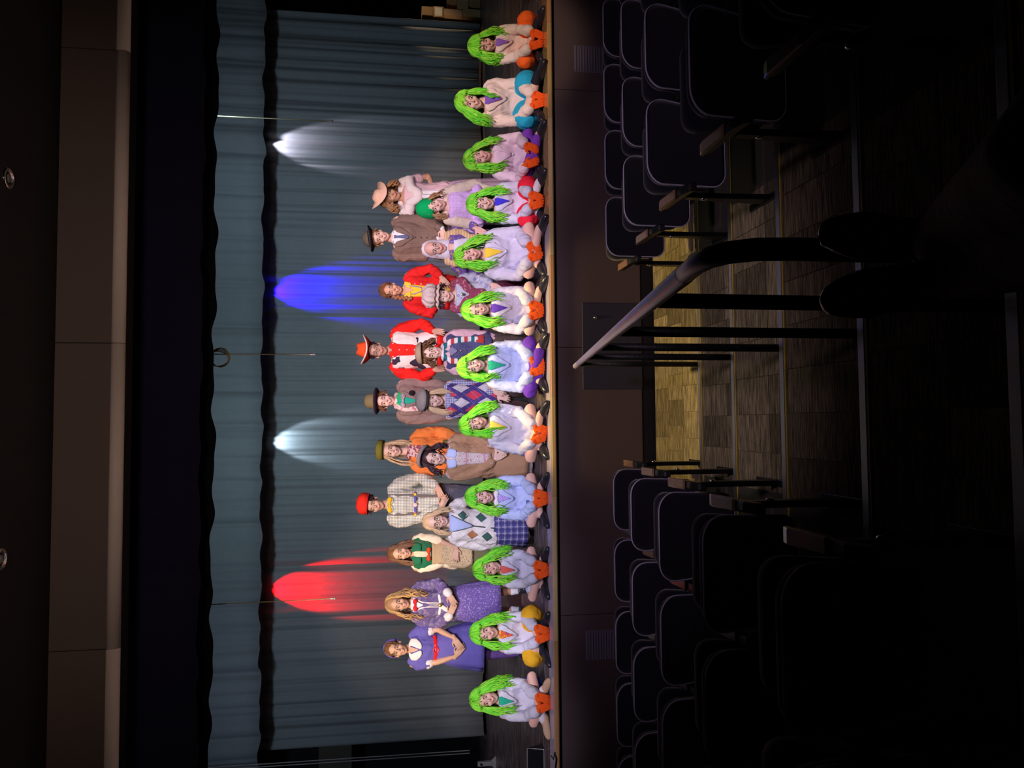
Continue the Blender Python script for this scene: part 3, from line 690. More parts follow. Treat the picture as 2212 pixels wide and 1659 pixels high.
    # --- garments
    def top(s, name, m, inf=.02, t0=-.12, t1=.955, sleeve='long', wrk=.010, cuff=0, flare=0, ext=(), puff=0):
        s.inf = inf; b = MB(); k = s.k
        T = [t for t in (-.12, 0, .2, .42, .66, .84, .93, .97) if t0 <= t <= t1]; T = [t0] + T if T[0] > t0 else T
        rs = [s.ring(t, inf + (flare * (.3 - t) if t < .3 else 0)) for t in T]
        b.loft(rs, 18)
        end = {'long': 1.0, 'elbow': .56, 'short': .34, 'none': 0, 'three': .8}[sleeve]
        for q in (-1, 1):
            A, B_, W = s.sh[q], s.el[q], s.wr[q]
            if end == 0: b.tube([s.c(.86), A - V3((q * .035, 0, 0))], [.045 * k, .046 * k], 10); continue
            pts = [A - V3((q * .03, 0, .0)), A.lerp(B_, .25), A.lerp(B_, .55)]; rr = [.055 * k, (.051 + puff) * k, (.047 + puff) * k]
            if end > .5: pts += [B_]; rr += [.044 * k + puff * .5]
            if end > .6: e = B_.lerp(W, (end - .5) * 1.84 - .06); pts += [B_.lerp(e, .5), e]; rr += [.043 * k + puff * .8, .037 * k + cuff]
            b.tube(pts, [r + inf * .25 for r in rr], 12)
        return blob(name, m, s.root, [(b, .0115, 2, 0)], wrk)
    def trousers(s, name, m, r=1.0, to=.93, puff=0):
        b = MB(); k = s.k; b.loft([s.ring(t, .012) for t in (-.14, 0, .15)], 16)
        for q in (-1, 1):
            a, n, e = s.hip[q], s.kn[q], s.kn[q].lerp(s.an[q], to)
            if to <= 0: e = a.lerp(n, 1 + to); b.tube([a, a.lerp(e, .5), e], [.098 * k * r, (.092 + puff) * k * r, (.078 + puff * .5) * k * r], 12)
            else: b.tube([a, a.lerp(n, .5), n, n.lerp(e, .5), e], [.098 * k * r, (.086 + puff) * k * r, (.068 + puff) * k * r, .062 * k * r, .050 * k * r], 12)
            if puff: b.ell(a.lerp(n, .86 if to > -.3 else .6), (.088 + puff) * k)
        return blob(name, m, s.root, [(b, .0125, 2, 0)], .007)
    def skirt(s, name, m, hem, r0=.17, r1=.26, pleats=14, amp=.05, t0=.25, ry=.8, front=0):
        c = s.c(t0); b = MB(); k = s.k; n = 8; z0 = c.z; rings = []
        for i in range(n + 1):
            t = i / n; e = t ** .7; rings.append((c.x * (1 - t), c.y - front * t, z0 + (hem - z0) * t, (r0 + (r1 - r0) * e) * k * (.85 + .15 * min(1, t * 3)), (r0 + (r1 - r0) * e) * k * ry))
        ph = s.rs.uniform(0, 6)
        b.loft(rings, 72, wob=lambda a, i: 1 + amp * (i / n) * math.sin(a * pleats + ph) + .02 * (i / n) * math.sin(a * 5))
        s.sk = (rings, )
        return b.build(name, m, s.root, True)
    def shoes(s, m, out=.16, r=.038, L=.14, sock=None, q_only=None, dirs=None):
        for q in (-1, 1):
            a = s.an[q]
            if s.pose == 'sit': d = V3((-q * .60, -.70, -.10)).normalized()
            elif s.pose == 'kneel': d = V3((0, .35, -.3)).normalized()
            else: d = V3((q * .2, -1, -.12)).normalized()
            if dirs and dirs[0 if q < 0 else 1]: d = V3(dirs[0 if q < 0 else 1]).normalized()
            lo = V3((0, 0, -.018)) if s.pose != 'kneel' else V3((0, 0, .0))
            b = MB(); k = 1
            b.tube([a + lo - d * .03, a + lo * 1.4 + d * .05, a + lo * 1.6 + d * (L - .03), a + lo * 1.7 + d * L], [r * 1.05, r * 1.1, r * 1.12, r * .9], 12)
            for v in b.v: v.z = max(v.z, .003)
            blob('shoe', m, s.root, [(b, .009, 2, 0)])
            if sock:
                up = (s.kn[q] - a).normalized(); MB().tube([a, a + up * .04, a + up * .08], [.040 * s.k, .042 * s.k, .047 * s.k], 12).build('sock', sock, s.root, True)
    def patch(s, name, rows, m, off=.012, th=.005, nx=8, nz=10, fn=None, parent=None):
        # rows: (t, x left, x right), a piece of cloth that follows the chest
        b = MB(); fine = []; fn = fn or s.F
        for a, c in zip(rows[:-1], rows[1:]):
            n = max(1, int(nz * abs(c[0] - a[0]) / max(.01, abs(rows[-1][0] - rows[0][0]))))
            for i in range(n): u = i / n; fine.append([a[j] + (c[j] - a[j]) * u for j in range(3)])
        fine.append(rows[-1]); W = nx + 1
        for side in (0, 1):
            for t, xl, xr in fine:
                for i in range(W): b.v.append(fn((xl + (xr - xl) * i / nx) * s.k, t, off + th * (1 - side)))
        S = W * len(fine)
        for j in range(len(fine) - 1):
            for i in range(nx): a = j * W + i; b.face((a, a + W, a + W + 1, a + 1)); a += S; b.face((a, a + 1, a + W + 1, a + W))
            a = j * W; b.face((a, S + a, S + a + W, a + W)); a += nx; b.face((a, a + W, S + a + W, S + a))
        for i in range(nx): b.face((i, i + 1, S + i + 1, S + i)); a = S - W + i; b.face((a, S + a, S + a + 1, a + 1))
        return b.build(name, m, parent or s.root, True)
    def vneck(s, shirt, t=.55, w=.055, skin=False, neck=.10):
        if shirt: s.patch('shirt_front', [(.985, -w * .9, w * .9), (.93, -w, w), (t, -.003, .003)], shirt, .009)
    def lapels(s, m, t=.52, w=.055):
        for q in (-1, 1):
            a = [(.975, .040, .075), (.90, .048, .105), (.78, .036, .092), (.74, .034, .070), (t, .0, .012)]
            s.patch('lapel', [(r_[0], min(q * r_[1], q * r_[2]), max(q * r_[1], q * r_[2])) for r_ in a], m, .012, .007, 5)
    def collar(s, m, w=.055, t=.90):
        for q in (-1, 1):
            a = [(1.0, .018, .050), (.96, .012, w + .012), (t, .006, w), (t - .03, .03, w - .01)]
            s.patch('collar', [(r_[0], min(q * r_[1], q * r_[2]), max(q * r_[1], q * r_[2])) for r_ in a], m, .012, .006, 4)
    def tie(s, m, t=.55, w=.03): s.patch('tie', [(.955, -.014, .014), (.925, -.018, .018), (.90, -.012, .012), (t + .05, -w * .8, w * .8), (t, -.004, .004)], m, .016, .006, 4)
    def bow(s, m, w=.06, t=.945):
        c = s.F(0, t, .022); b = MB()
        for q in (-1, 1): b.tube([c, c + V3((q * w * .5, -.004, .006)), c + V3((q * w, 0, 0))], [.008, .020, .027], 8, flat=((0, 1, 0), .35))
        b.ell(c, (.012, .012, .014)); b.build('bow_tie', m, s.root, True)
    def buttons(s, m, ts, x=0, r=.008, off=.010):
        for t in ts: MB().ell(s.F(x, t, off), (r, r * .5, r), None, 8, 6).build('button', m, s.root, True)
    def strap(s, name, m, pts, r=.03, flat=.35, off=.008):
        # pts: (x, t) along the chest; a flattened band
        P = [s.F(x * s.k, t, off) for x, t in pts]; return MB().tube(P, r, 10, flat=((0, 1, 0), flat)).build(name, m, s.root, True)
    def shawl(s, m, t=.62, name='shawl', r=.05, x=.03, back=True, t2=None):
        b = MB()
        for q in (-1, 1):
            P = [s.N + V3((0, .06, .0)), s.N + V3((q * .09, .045, -.02)) * 1, s.sh[q] + V3((-q * .02, .0, .045)), s.sh[q] + V3((q * .0, -.075, -.03)), s.F(q * (x + .05), t + .18, .01), s.F(q * x, t, .012)]
            if t2 is not None: P.append(s.F(q * x * .8, t2, .012))
            b.tube(P, [r * .7, r, r * 1.1, r * 1.1, r] + [r * .8] * (len(P) - 5), 10, flat=((0, 1, 0), .7))
        return blob(name, m, s.root, [(b, .010, 3, 0)], .006)
    def scarf(s, m, ends, r=.035):
        b = MB(); c = s.N + V3((0, 0, -.005))
        b.tube([c + V3((.072 * math.cos(a), .072 * math.sin(a) - .005, .01 * math.sin(a * 2))) for a in [i * .5236 for i in range(12)]], .030, 10, closed=True)
        for pts in ends: b.tube([s.F(x * s.k, t, .016) for x, t in pts], r, 10, flat=((0, 1, 0), .35))
        return blob('scarf', m, s.root, [(b, .008, 2, 0)])
    def glasses(s, m=None, r=.021):
        m = m or M_gls; b = MB()
        for q in (-1, 1):
            b.tube([s.hp(q * .030 + r * math.cos(a), -.092, .004 + r * .85 * math.sin(a)) for a in [i * .524 for i in range(12)]], .0022, 5, closed=True)
            b.tube([s.hp(q * (.030 + r), -.092, .008), s.hp(q * .076, -.03, .008)], .002, 5)
        b.tube([s.hp(-.009, -.093, .006), s.hp(.009, -.093, .006)], .0022, 5); b.build('glasses', m, s.root, True)
    # --- hair
    def hair(s, m, L=.25, n=120, vol=1.0, wave=.008, wf=28, r=.0075, front=32, bangs=0, name='hair', base=True, part=0, m2=None, side=1.0, back=True, curl=0):
        g = s.rs; parts = []
        b = MB(); M3 = s.M.to_3x3()
        if base: b.ell(s.hp(0, .028, .045), (.0855 * (1 + (vol - 1) * .35), .099, .099 * (1 + (vol - 1) * .2)), M3, 18, 12)
        mi = 0
        for i in range(n):
            az = R(g.uniform(front, 360 - front)) if i >= bangs else R(g.uniform(-front, front))
            ex, ey = math.sin(az), -math.cos(az); pts = []; rr = []
            bang = i < bangs; ln = (g.uniform(.02, .042) if bang else L * g.uniform(.72, 1.08))
            e0 = g.uniform(55, 88); ph, ph2 = g.uniform(0, 6.3), g.uniform(0, 6.3); am = wave * g.uniform(.6, 1.4); sp = g.uniform(.98, 1.0 + .28 * (vol - .9))
            out = g.uniform(.6, 1.15)
            for j in range(4):
                e = R(e0 + ((22 if bang else 0) - e0) * j / 3); ce = math.cos(e)
                pts.append(V3((part + (.088 * ex * ce - part * ce) * (sp + (vol - 1) * .5 * ce), .028 + .101 * ey * ce * sp, .045 + .099 * math.sin(e) * (1 + (sp - 1) * .8))))
            p0 = pts[-1]; m_ = 7
            for j in range(1, m_ + 1):
                t = j / m_; fall = ln * t
                px = p0.x + ex * side * .045 * min(1, L / .15) * vol * out * math.sin(min(1, t * 1.3) * 1.57) + am * math.sin(ph + fall * wf * 1.3) * min(1, t * 2)
                py = p0.y + (ey * .03 if not bang else -.006) + am * math.cos(ph2 + fall * wf * 1.2) * min(1, t * 2) + (-.035 * t if ey < .2 and not bang else 0)
                pts.append(V3((px, py, p0.z - fall)))
            rr = [r * .8] * 4 + [r * (1.05 - .55 * (j / m_) ** 2) for j in range(1, m_ + 1)]
            if m2 and g.random() < .4: mi = 1
            else: mi = 0
            b.tube([s.hp(*p) for p in pts], rr, 4, cap=False, mi=mi)
        o = b.build(name, [m, m2 or m], s.root, True); return o
    def hat(s, name, m, prof_, c=(0, .015, .09), rx=1, ry=1.12, tip=(0, 0), fn=None, m2=None, seg=28, children=()):
        M = s.M @ Matrix.Translation(c) @ Matrix.Rotation(R(tip[0]), 4, 'X') @ Matrix.Rotation(R(tip[1]), 4, 'Y') @ Matrix.Diagonal((rx, ry, 1, 1))
        o = MB().lathe(prof_, seg, M, fn=fn).build(name, m, s.root, True)
        for nm, mm, pr in children: MB().lathe(pr, seg, M, fn=fn).build(nm, mm, o, True)
        return o

# ------------------------------------------------------------------ front row: twelve seated in green wigs
G1 = 'seated row in green wigs and orange gloves'
def sitter(label, head, by, jacket, shirt, legs, hands, D=7.74, **k):
    wl = k.pop('wl', .28); vol = k.pop('vol', 1.25); knees = k.pop('knees', None); shoe = k.pop('shoe', M_shoe); bangs = k.pop('bangs', 26); shd = k.pop('shd', None); wm = k.pop('wave', .010); sock = k.pop('sock', M_sockb if legs[0] == 'puff' else None)
    f = Fig(label, 'sit', head, by, D, hands=hands, knees=knees, wide=k.pop('wide', 1.05), **k)
    f.body(hand=M_glv)
    f.top('jacket', jacket, .028, -.08, .96, flare=.10, cuff=.014)
    kind, m = legs
    if kind == 'shorts': f.trousers('shorts', m, 1.05, -.38)
    elif kind == 'puff': f.trousers('bloomers', m, 1.08, -.02, .030)
    else: f.trousers('leggings', m, .92, .9)
    f.shoes(shoe, sock=sock, dirs=shd)
    if shirt: f.vneck(shirt, .60, .045)
    f.lapels(jacket, .5)
    f.hair(M_wig, wl, 230, vol, wm, 26, .0068, 34, bangs=bangs, name='wig', m2=M_wigd)
    return f
s1 = sitter('person in cream jacket with orange bloomers and green wig, first from the cardboard boxes', (1046, 97), 92, M_jc, C('shirt_violet', (.25, .12, .5)), ('puff', C('bloomer_orange', (.95, .14, .02))), ((1160, 96), (1163, 74)), tilt=-3, nod=10, skin=1, knees=((1142, 128), (1144, 44)), wl=0.25)
s2 = sitter('person in pale pink jacket with teal bloomers and tilted green wig, eyes to camera', (1016, 221), 214, M_jc, C('tie_purple', (.2, .1, .5)), ('puff', C('bloomer_teal', (.02, .38, .62))), ((1164, 224), (1166, 208)), tilt=14, skin=0, knees=((1143, 254), (1156, 180)), wl=0.28)
s3 = sitter('person in pink jacket with purple leggings and green wig leaning left', (1035, 341), 334, M_jp, None, ('leg', C('legging_purple', (.20, .05, .48))), ((1150, 352), (1149, 318)), tilt=-14, skin=1, knees=((1150, 371), (1150, 291)), wl=0.28)
s4 = sitter('person in white jacket with blue tie, red bloomers and green wig', (1042, 440), 434, M_jw, C('shirt_royal', (.05, .04, .62)), ('puff', C('bloomer_red', (.85, .02, .05))), ((1160, 442), (1160, 424)), skin=0, knees=((1158, 474), (1152, 402)), wl=0.30, sock=M_sock)
s5 = sitter('bare-kneed person in white jacket with yellow shirt, blue shorts and green wig', (1014, 552), 540, M_jw, C('shirt_yellow', (.85, .62, .05)), ('shorts', C('shorts_sky', (.06, .25, .75), layers=(('stripe', (.5, .7, .9), 'x', .03, .25),))), ((1158, 554), (1155, 532)), tilt=-12, skin=1, knees=((1160, 592), (1158, 492)), wl=0.28)
s6 = sitter('bare-kneed person in white jacket with purple shorts, ginger hair under a green wig', (1031, 669), 664, M_jw, C('shirt_indigo', (.12, .05, .45)), ('shorts', C('shorts_purple', (.2, .06, .5))), ((1160, 680), (1160, 660)), tilt=-2, skin=0, knees=((1158, 716), (1156, 618)), wl=0.29, bangs=10)
s7 = sitter('person in pale blue jacket with purple leggings and blue spotted shorts, green wig', (1022, 791), 788, M_jb, C('shirt_green', (.02, .35, .2)), ('leg', C('legging_violet', (.14, .04, .42))), ((1162, 802), (1162, 780)), tilt=-10, skin=0, knees=((1155, 848), (1150, 738)), wl=0.26)
s7.patch('spotted_shorts', [(-.02, -.13, .13), (-.12, -.15, .15)], C('spotted_blue', (.02, .12, .4), layers=(('dots', (.4, .8, .9), 60, .3),)), .02, .01)
s8 = sitter('bare-kneed person in white jacket with crossed orange gloves, leaning left in green wig', (1026, 915), 930, M_jw, C('shirt_lemon', (.8, .6, .1)), ('shorts', C('shorts_royal', (.04, .04, .55))), ((1166, 948), (1170, 926)), tilt=-14, skin=1, knees=((1160, 990), (1158, 882)), wl=0.28)
s9 = sitter('bare-kneed person in light blue jacket with white bow tie, green wig with full fringe', (1040, 1074), 1078, M_jb, C('shirt_lilac', (.25, .12, .6), layers=(('stripe', (.7, .6, .9), 'd', .02, .5),)), ('shorts', C('shorts_powder', (.32, .36, .75))), ((1170, 1085), (1170, 1068)), tilt=2, skin=1, knees=((1162, 1130), (1158, 1030)), wl=0.28, bangs=60)
s9.bow(C('bow_white', (.8, .75, .8)), .05)
s10 = sitter('bare-kneed person in white jacket with red tie, blond curls under a green wig', (1057, 1228), 1232, M_jw, C('shirt_redpat', (.7, .12, .1)), ('shorts', C('shorts_white', (.55, .6, .85))), ((1172, 1240), (1170, 1222)), tilt=-10, skin=1, knees=((1162, 1290), (1158, 1188)), wl=0.27)
s11 = sitter('person in white jacket with patterned red tie, yellow bloomers and green wig', (1050, 1367), 1372, M_jw, C('shirt_redorange', (.75, .12, .03), layers=(('noise', (.6, .6, .05), 35, .6), ('noise', (.25, .05, .4), 50, .64))), ('puff', C('bloomer_yellow', (.80, .42, .02))), ((1175, 1378), (1172, 1360)), tilt=-3, skin=1, knees=((1162, 1420), (1160, 1326)), wl=0.30, bangs=50)
s12 = sitter('person in white jacket with green shirt and beige sneaker, farthest from the cardboard boxes', (1050, 1510), 1514, M_jw, C('shirt_emerald', (.02, .40, .25)), ('shorts', C('shorts_blue', (.04, .08, .75))), ((1177, 1528), (1174, 1508)), tilt=-7, skin=1, knees=((1165, 1560), (1158, 1460)), wl=0.30, shoe=C('suede_beige', (.62, .42, .27)), sock=M_sock, shd=(None, (-.95, -.3, -.05)))
for f in (s6, ): f.hair(mat('hair_ginger', (.45, .18, .07), .5, bump=.1), .24, 26, 1.0, .006, 20, .006, 40, base=False)
for f in (s2, ): f.hair(mat('hair_auburn', (.30, .15, .08), .5, bump=.1), .26, 26, .95, .006, 20, .006, 60, base=False)
for f in (s10,): f.hair(mat('hair_sand', (.50, .32, .16), .5, bump=.1), .24, 30, 1.15, .012, 40, .006, 40, base=False)
s5.buttons(M_btnw, (.52,), 0, .012); s3.buttons(M_btnw, (.45,), 0, .010)
s9.patch('pocket_square', [(.20, -.075, -.01), (.02, -.085, -.015)], C('denim', (.12, .16, .38)), .016)

# ------------------------------------------------------------------ middle row: kneeling
def kneeler(label, head, by, D=8.22, **k): return Fig(label, 'kneel', head, by, D, **k)
H_blond = mat('hair_blond', (.62, .43, .24), .45, var=.3, vs=40, bump=.1); H_brown = mat('hair_brown', (.16, .075, .035), .45, var=.3, vs=40, bump=.1)
H_dark = mat('hair_dark', (.045, .02, .025), .4, var=.3, bump=.1); H_light = mat('hair_light_brown', (.36, .20, .10), .45, var=.3, vs=40, bump=.1)

m1 = kneeler('person kneeling in lavender checked blouse with cream shawl and knitted green beanie', (939, 446), 440, tilt=-14, skin=0, hands=((1055, 452), (1055, 432)))
m1.body(); m1.top('blouse', C('blouse_lavender', (.66, .46, .80), layers=(('stripe', (.50, .34, .68), 'x', .032, .18, 0, .5), ('stripe', (.52, .36, .7), 'z', .034, .18, 0, .5))), .03, -.3, .965, flare=.04, puff=.012)
m1.skirt('skirt', C('skirt_olive', (.10, .085, .05)), .02, .16, .20, 12, .04); m1.shoes(M_shoe)
m1.shawl(C('shawl_cream', (.66, .56, .44)), .1, r=.055, x=.17, t2=-.25)
m1.hair(H_light, .17, 60, 1.0, .012, 30, .008, 50); m1.buttons(M_btnw, (.9, .8, .7, .6), 0, .006)
m1.hat('beanie', C('knit_green', (.0, .42, .12), bs=120, bump=1), [(.0, .15), (.05, .135), (.088, .085), (.103, .03), (.106, -.02), (.098, -.05), (.09, -.045), (.088, .0)], (0, .045, .045), tip=(-14, 6))
m2 = kneeler('person kneeling in white headscarf and glasses with tan shawl over purple paisley dress', (941, 537), 532, skin=1, hands=((1050, 572, -.14), (1040, 500, -.14)), wide=1.0)
m2.smile = .002; m2.body()
PAIS = C('paisley_purple', (.16, .10, .36), layers=(('noise', (.42, .26, .18), 26, .58), ('noise', (.50, .48, .62), 44, .66)))
m2.top('dress_bodice', PAIS, .026, -.1, .95); m2.skirt('dress_skirt', PAIS, .02, .16, .21, 12, .04); m2.shoes(M_shoe)
m2.patch('apron_bib', [(.85, -.07, .07), (.0, -.13, .13), (-.15, -.15, .15)], C('apron_white', (.74, .72, .82)), .008)
m2.patch('neck_skin', [(.98, -.04, .04), (.8, -.03, .03)], m2.skin, .004)
m2.shawl(C('shawl_tan', (.62, .40, .18), layers=(('stripe', (.72, .55, .35), 'z', .03, .4),)), .45, r=.042, x=.10, t2=-.1)
m2.hat('headscarf', C('scarf_white', (.78, .74, .82)), [(.0, .115), (.05, .105), (.082, .06), (.095, .0), (.098, -.06), (.108, -.13), (.112, -.18), (.104, -.18), (.09, -.06), (.08, .02)], (0, .055, .025), rx=.98, ry=1.0)
m2.glasses(mat('glasses_pale', (.5, .45, .4), .3, .6, bump=0))
m3 = kneeler('person kneeling in ruffled mob cap and maroon crossed shawl over flowered sleeves', (957, 640), 634, tilt=3, skin=0, k=.90, hands=((1075, 645), (1075, 622)))
m3.smile = 0; m3.body()
m3.top('dress_bodice', C('floral_grey', (.48, .50, .60), layers=(('noise', (.28, .33, .52), 22, .60), ('dots', (.62, .45, .50), 45, .2))), .03, -.2, .95, puff=.016)
m3.skirt('dress_skirt', C('skirt_maroon', (.14, .03, .06)), .02, .16, .21, 12, .04); m3.shoes(M_shoe)
MAR = C('shawl_maroon', (.26, .055, .10), layers=(('noise', (.48, .2, .26), 30, .60),))
m3.shawl(MAR, .48, r=.048, x=.02, t2=.25)
m3.hat('mob_cap', C('cap_linen', (.62, .50, .46), bs=40), [(.0, .16), (.07, .155), (.115, .11), (.122, .06), (.10, .025), (.094, .015), (.118, .0), (.128, -.012), (.118, -.02), (.09, .0)], (0, .02, .045), fn=lambda q, a: V3((q.x * (1 + .06 * math.sin(a * 11)), q.y * (1 + .06 * math.sin(a * 11)), q.z + .006 * math.sin(a * 9))), tip=(-8, 0), seg=60,
       children=(('cap_trim', C('lace_brown', (.14, .06, .04), bs=90), [(.100, .028), (.106, .024), (.107, .014), (.100, .010)]),))
m3.hair(H_dark, .07, 46, 1.05, .012, 50, .008, 48)
MB().ell(m3.F(.0, .80, .05), (.016, .006, .02)).build('brooch', mat('brooch', (.5, .5, .5), .25, .8), m3.root, True)
m4 = kneeler('person kneeling in glasses with curly hair, tan cap and long striped scarf over blue waistcoat', (933, 762), 756, tilt=-3, skin=0, hands=((1100, 778, -.1), (1100, 742, -.1)))
m4.smile = .008; m4.body()
m4.top('shirt', C('shirt_pink', (.70, .42, .46)), .022, -.1, .96, puff=.02)
m4.top('waistcoat', C('waistcoat_blue', (.11, .10, .22), layers=(('stripe', (.05, .05, .12), 'x', .016, .2), ('stripe', (.05, .05, .12), 'z', .016, .2))), .042, -.12, .93, sleeve='none')
m4.trousers('trousers', C('trousers_brown', (.11, .075, .06)), 1.1, .9); m4.shoes(M_shoe)
m4.collar(C('shirt_pink', (.7, .42, .46)), .07); m4.patch('cravat', [(.93, -.02, .02), (.82, -.045, .045), (.70, -.003, .003)], C('cravat_check', (.35, .30, .42), layers=(('stripe', (.08, .07, .15), 'd', .01, .4),)), .012); m4.buttons(mat('brass', (.6, .4, .15), .3, .8), (.62, .5), 0, .008)
SCF = C('scarf_striped', (.78, .72, .70), layers=(('stripe', (.55, .06, .06), 'z', .145, .25, .1), ('stripe', (.02, .13, .16), 'z', .145, .25, .6)))
m4.scarf(SCF, ([(.045, .97), (.10, .85), (.115, .65), (.12, .40), (.115, .25)], [(-.045, .97), (-.10, .85), (-.11, .6), (-.105, .3), (-.10, .05)]), .034)
b_ = MB()
for i in range(9): x = .085 + .0075 * i; b_.tube([m4.F(x, .25, .018), m4.F(x, .20, .022), m4.F(x + .004 * (i - 4), .08, .02)], .005, 5)
fr = b_.build('scarf_fringe', C('fringe_red', (.55, .06, .05)), m4.root); fr['kind'] = 'stuff'
m4.hair(H_brown, .085, 110, 1.25, .013, 60, .009, 50, bangs=8)
m4.hat('tan_cap', C('felt_tan', (.36, .26, .17)), [(.0, .07), (.06, .065), (.098, .045), (.112, .015), (.108, -.005), (.098, -.002), (.09, .01)], (0, .015, .095), tip=(-10, 0))
m4.glasses(mat('glasses_gold', (.45, .32, .15), .3, .8, bump=0), .023)
m5 = kneeler('person kneeling with long blond hair in flat cap and red, white and navy argyle vest', (934, 866), 862, tilt=4, skin=0, hands=((1095, 838, -.16, (-.3, -.4, -.85)), (1088, 858, -.12, (-.2, -.4, -.9))))
m5.smile = .009; m5.body()
GIN = C('gingham_navy', (.75, .74, .80), layers=(('stripe', (.10, .09, .30), 'x', .018, .5, 0, .75), ('stripe', (.10, .09, .30), 'z', .018, .5, 0, .75)))
m5.top('shirt', GIN, .018, .0, .96)
m5.top('argyle_vest', C('argyle_navy', (.07, .05, .22), layers=(('diamond', (.62, .05, .10), .16, .27, .34, .25, .10), ('diamond', (.70, .62, .66), .16, .27, .34, .75, .60), ('stripe', (.5, .15, .3), 'd', .10, .02), ('stripe', (.5, .5, .6), 'e', .10, .02))), .034, -.22, .93, sleeve='none', wrk=.005)
m5.trousers('trousers', C('trousers_dark_brown', (.085, .05, .045)), 1.1, .9); m5.shoes(M_shoe)
m5.vneck(GIN, .70, .06); m5.collar(GIN, .075)
m5.hair(H_blond, .27, 90, .98, .005, 14, .007, 42)
m5.hat('flat_cap', C('tweed_grey', (.36, .31, .27), layers=(('stripe', (.18, .15, .14), 's', .014, .3),)), [(.0, .075), (.07, .068), (.112, .035), (.118, .012), (.10, -.008), (.092, .0)], (0, .0, .085), tip=(12, 0), children=(('cap_peak', C('tweed_dark', (.05, .035, .05)), [(.098, -.004), (.108, -.012), (.108, -.018), (.096, -.012)]),))
m6 = kneeler('person kneeling in long brown coat over patterned dress, with dark hair and grey beret', (938, 990), 990, tilt=11, skin=0, hands=((1082, 984), (1083, 972)), wide=1.08)
m6.smile = .007; m6.body()
PAT = C('dress_lace', (.66, .55, .54), layers=(('dots', (.40, .10, .14), 70, .3), ('stripe', (.62, .28, .36), 'z', .19, .10, .2)))
m6.top('dress_bodice', PAT, .020, -.1, .95); m6.skirt('dress_skirt', PAT, .03, .15, .22, 12, .03)
m6.top('coat', C('coat_brown', (.42, .235, .135)), .036, -.2, .95, puff=.014)
m6.skirt('coat_skirt', C('coat_brown', (.42, .235, .135)), .08, .185, .27, 7, .05, t0=.0)
m6.patch('dress_front', [(.92, -.05, .05), (.7, -.075, .075), (.3, -.055, .055), (-.05, -.05, .05)], PAT, .008, .008)
m6.collar(C('collar_blue', (.50, .56, .82)), .095, .80); m6.shoes(M_shoe); m6.patch('neck_skin', [(.99, -.04, .04), (.84, -.004, .004)], m6.skin, .012)
m6.hair(H_dark, .15, 90, 1.15, .014, 40, .009, 46)
m6.hat('beret', C('felt_grey', (.30, .24, .22)), [(.0, .055), (.07, .05), (.112, .03), (.122, .01), (.112, -.006), (.095, -.004), (.085, .01)], (0, .03, .09), tip=(-26, 6))
m7 = kneeler('person kneeling in cream argyle cardigan and plaid skirt with round brown glasses', (944, 1126), 1140, tilt=0, skin=0, hands=((1098, 1176, .0, (0, -.2, -1)), (1085, 1092, -.1)), wide=1.12)
m7.smile = .008; m7.body()
m7.top('turtleneck', C('knit_pale_blue', (.44, .50, .78)), .016, -.05, .985, sleeve='none')
m7.top('cardigan', C('cardigan_cream', (.78, .72, .70), layers=(('stripe', (.35, .25, .45), 'd', .17, .018), ('stripe', (.55, .45, .30), 'e', .17, .018))), .034, -.18, .93, cuff=.004)
m7.vneck(C('knit_pale_blue', (.44, .50, .78)), .42, .085)
for q in (-1, 1): m7.strap('cardigan_edge', C('edge_green', (.06, .08, .07)), [(q * .085, .93), (q * .045, .66), (0, .40), (0, -.14)], .0065, .8, .008)
for x, t, c_ in ((-.095, .44, (.45, .19, .09)), (-.10, .08, (.05, .12, .10)), (.10, .66, (.05, .12, .10)), (.10, .22, (.05, .12, .10))):
    m7.patch('argyle_diamond', [(t + .13, x - .002, x + .002), (t, x - .05, x + .05), (t - .13, x - .002, x + .002)], C('diamond_%d' % int(c_[0] * 100), c_), .006, .003, 6)
m7.skirt('plaid_skirt', C('plaid_blue', (.09, .09, .30), layers=(('stripe', (.42, .38, .48), 'x', .065, .16, 0, .8), ('stripe', (.42, .38, .48), 'z', .065, .16, 0, .8), ('stripe', (.05, .04, .14), 'x', .065, .3, .5, .6), ('stripe', (.05, .04, .14), 'z', .065, .3, .5, .6))), .08, .17, .235, 14, .03, t0=.1); m7.shoes(M_shoe, sock=M_sock)
m7.hair(H_blond, .20, 80, .96, .010, 22, .0075, 44); m7.glasses(mat('tortoise', (.16, .10, .02), .25, bump=0), .0245)

# ------------------------------------------------------------------ back row: standing
def stander(label, head, by, D=8.93, **k): return Fig(label, 'stand', head, by, D, **k)
b1 = stander('person in pink dress and white shawl with curly hair and wide pink straw hat', (843, 424), 425, turn=6, skin=2, hands=((975, 470, .05), (935, 428, -.1, (-1, -.3, .1))))
b1.smile = 0; b1.body()
PNK = C('dress_pink', (.74, .52, .60)); b1.top('dress_bodice', PNK, .022, -.1, .95, sleeve='short'); b1.skirt('dress_skirt', PNK, .12, .17, .25, 14, .05); b1.shoes(M_shoe)
b1.shawl(C('shawl_white', (.76, .70, .72)), .62, r=.060, x=.03)
for x in (-.012, .035): b1.patch('ribbon', [(.66, x - .022, x + .022), (.12 if x > 0 else .28, x - .020, x + .024)], mat('satin_white', (.82, .80, .88), .3, bump=.1), .03, .003, 3)
b1.hair(H_light, .14, 150, 1.3, .016, 60, .010, 48, bangs=12)
b1.hat('straw_hat', mat('straw_pink', (.92, .62, .50), .7, bump=.5, bs=90), [(.0, .055), (.05, .052), (.068, .03), (.075, .012), (.15, .004), (.152, -.002), (.075, .0), (.06, .01)], (0, .01, .125), tip=(22, 12), fn=lambda q, a: V3((q.x, q.y, q.z + (.028 * math.cos(2 * a) if math.hypot(q.x, q.y) > .1 else 0))))
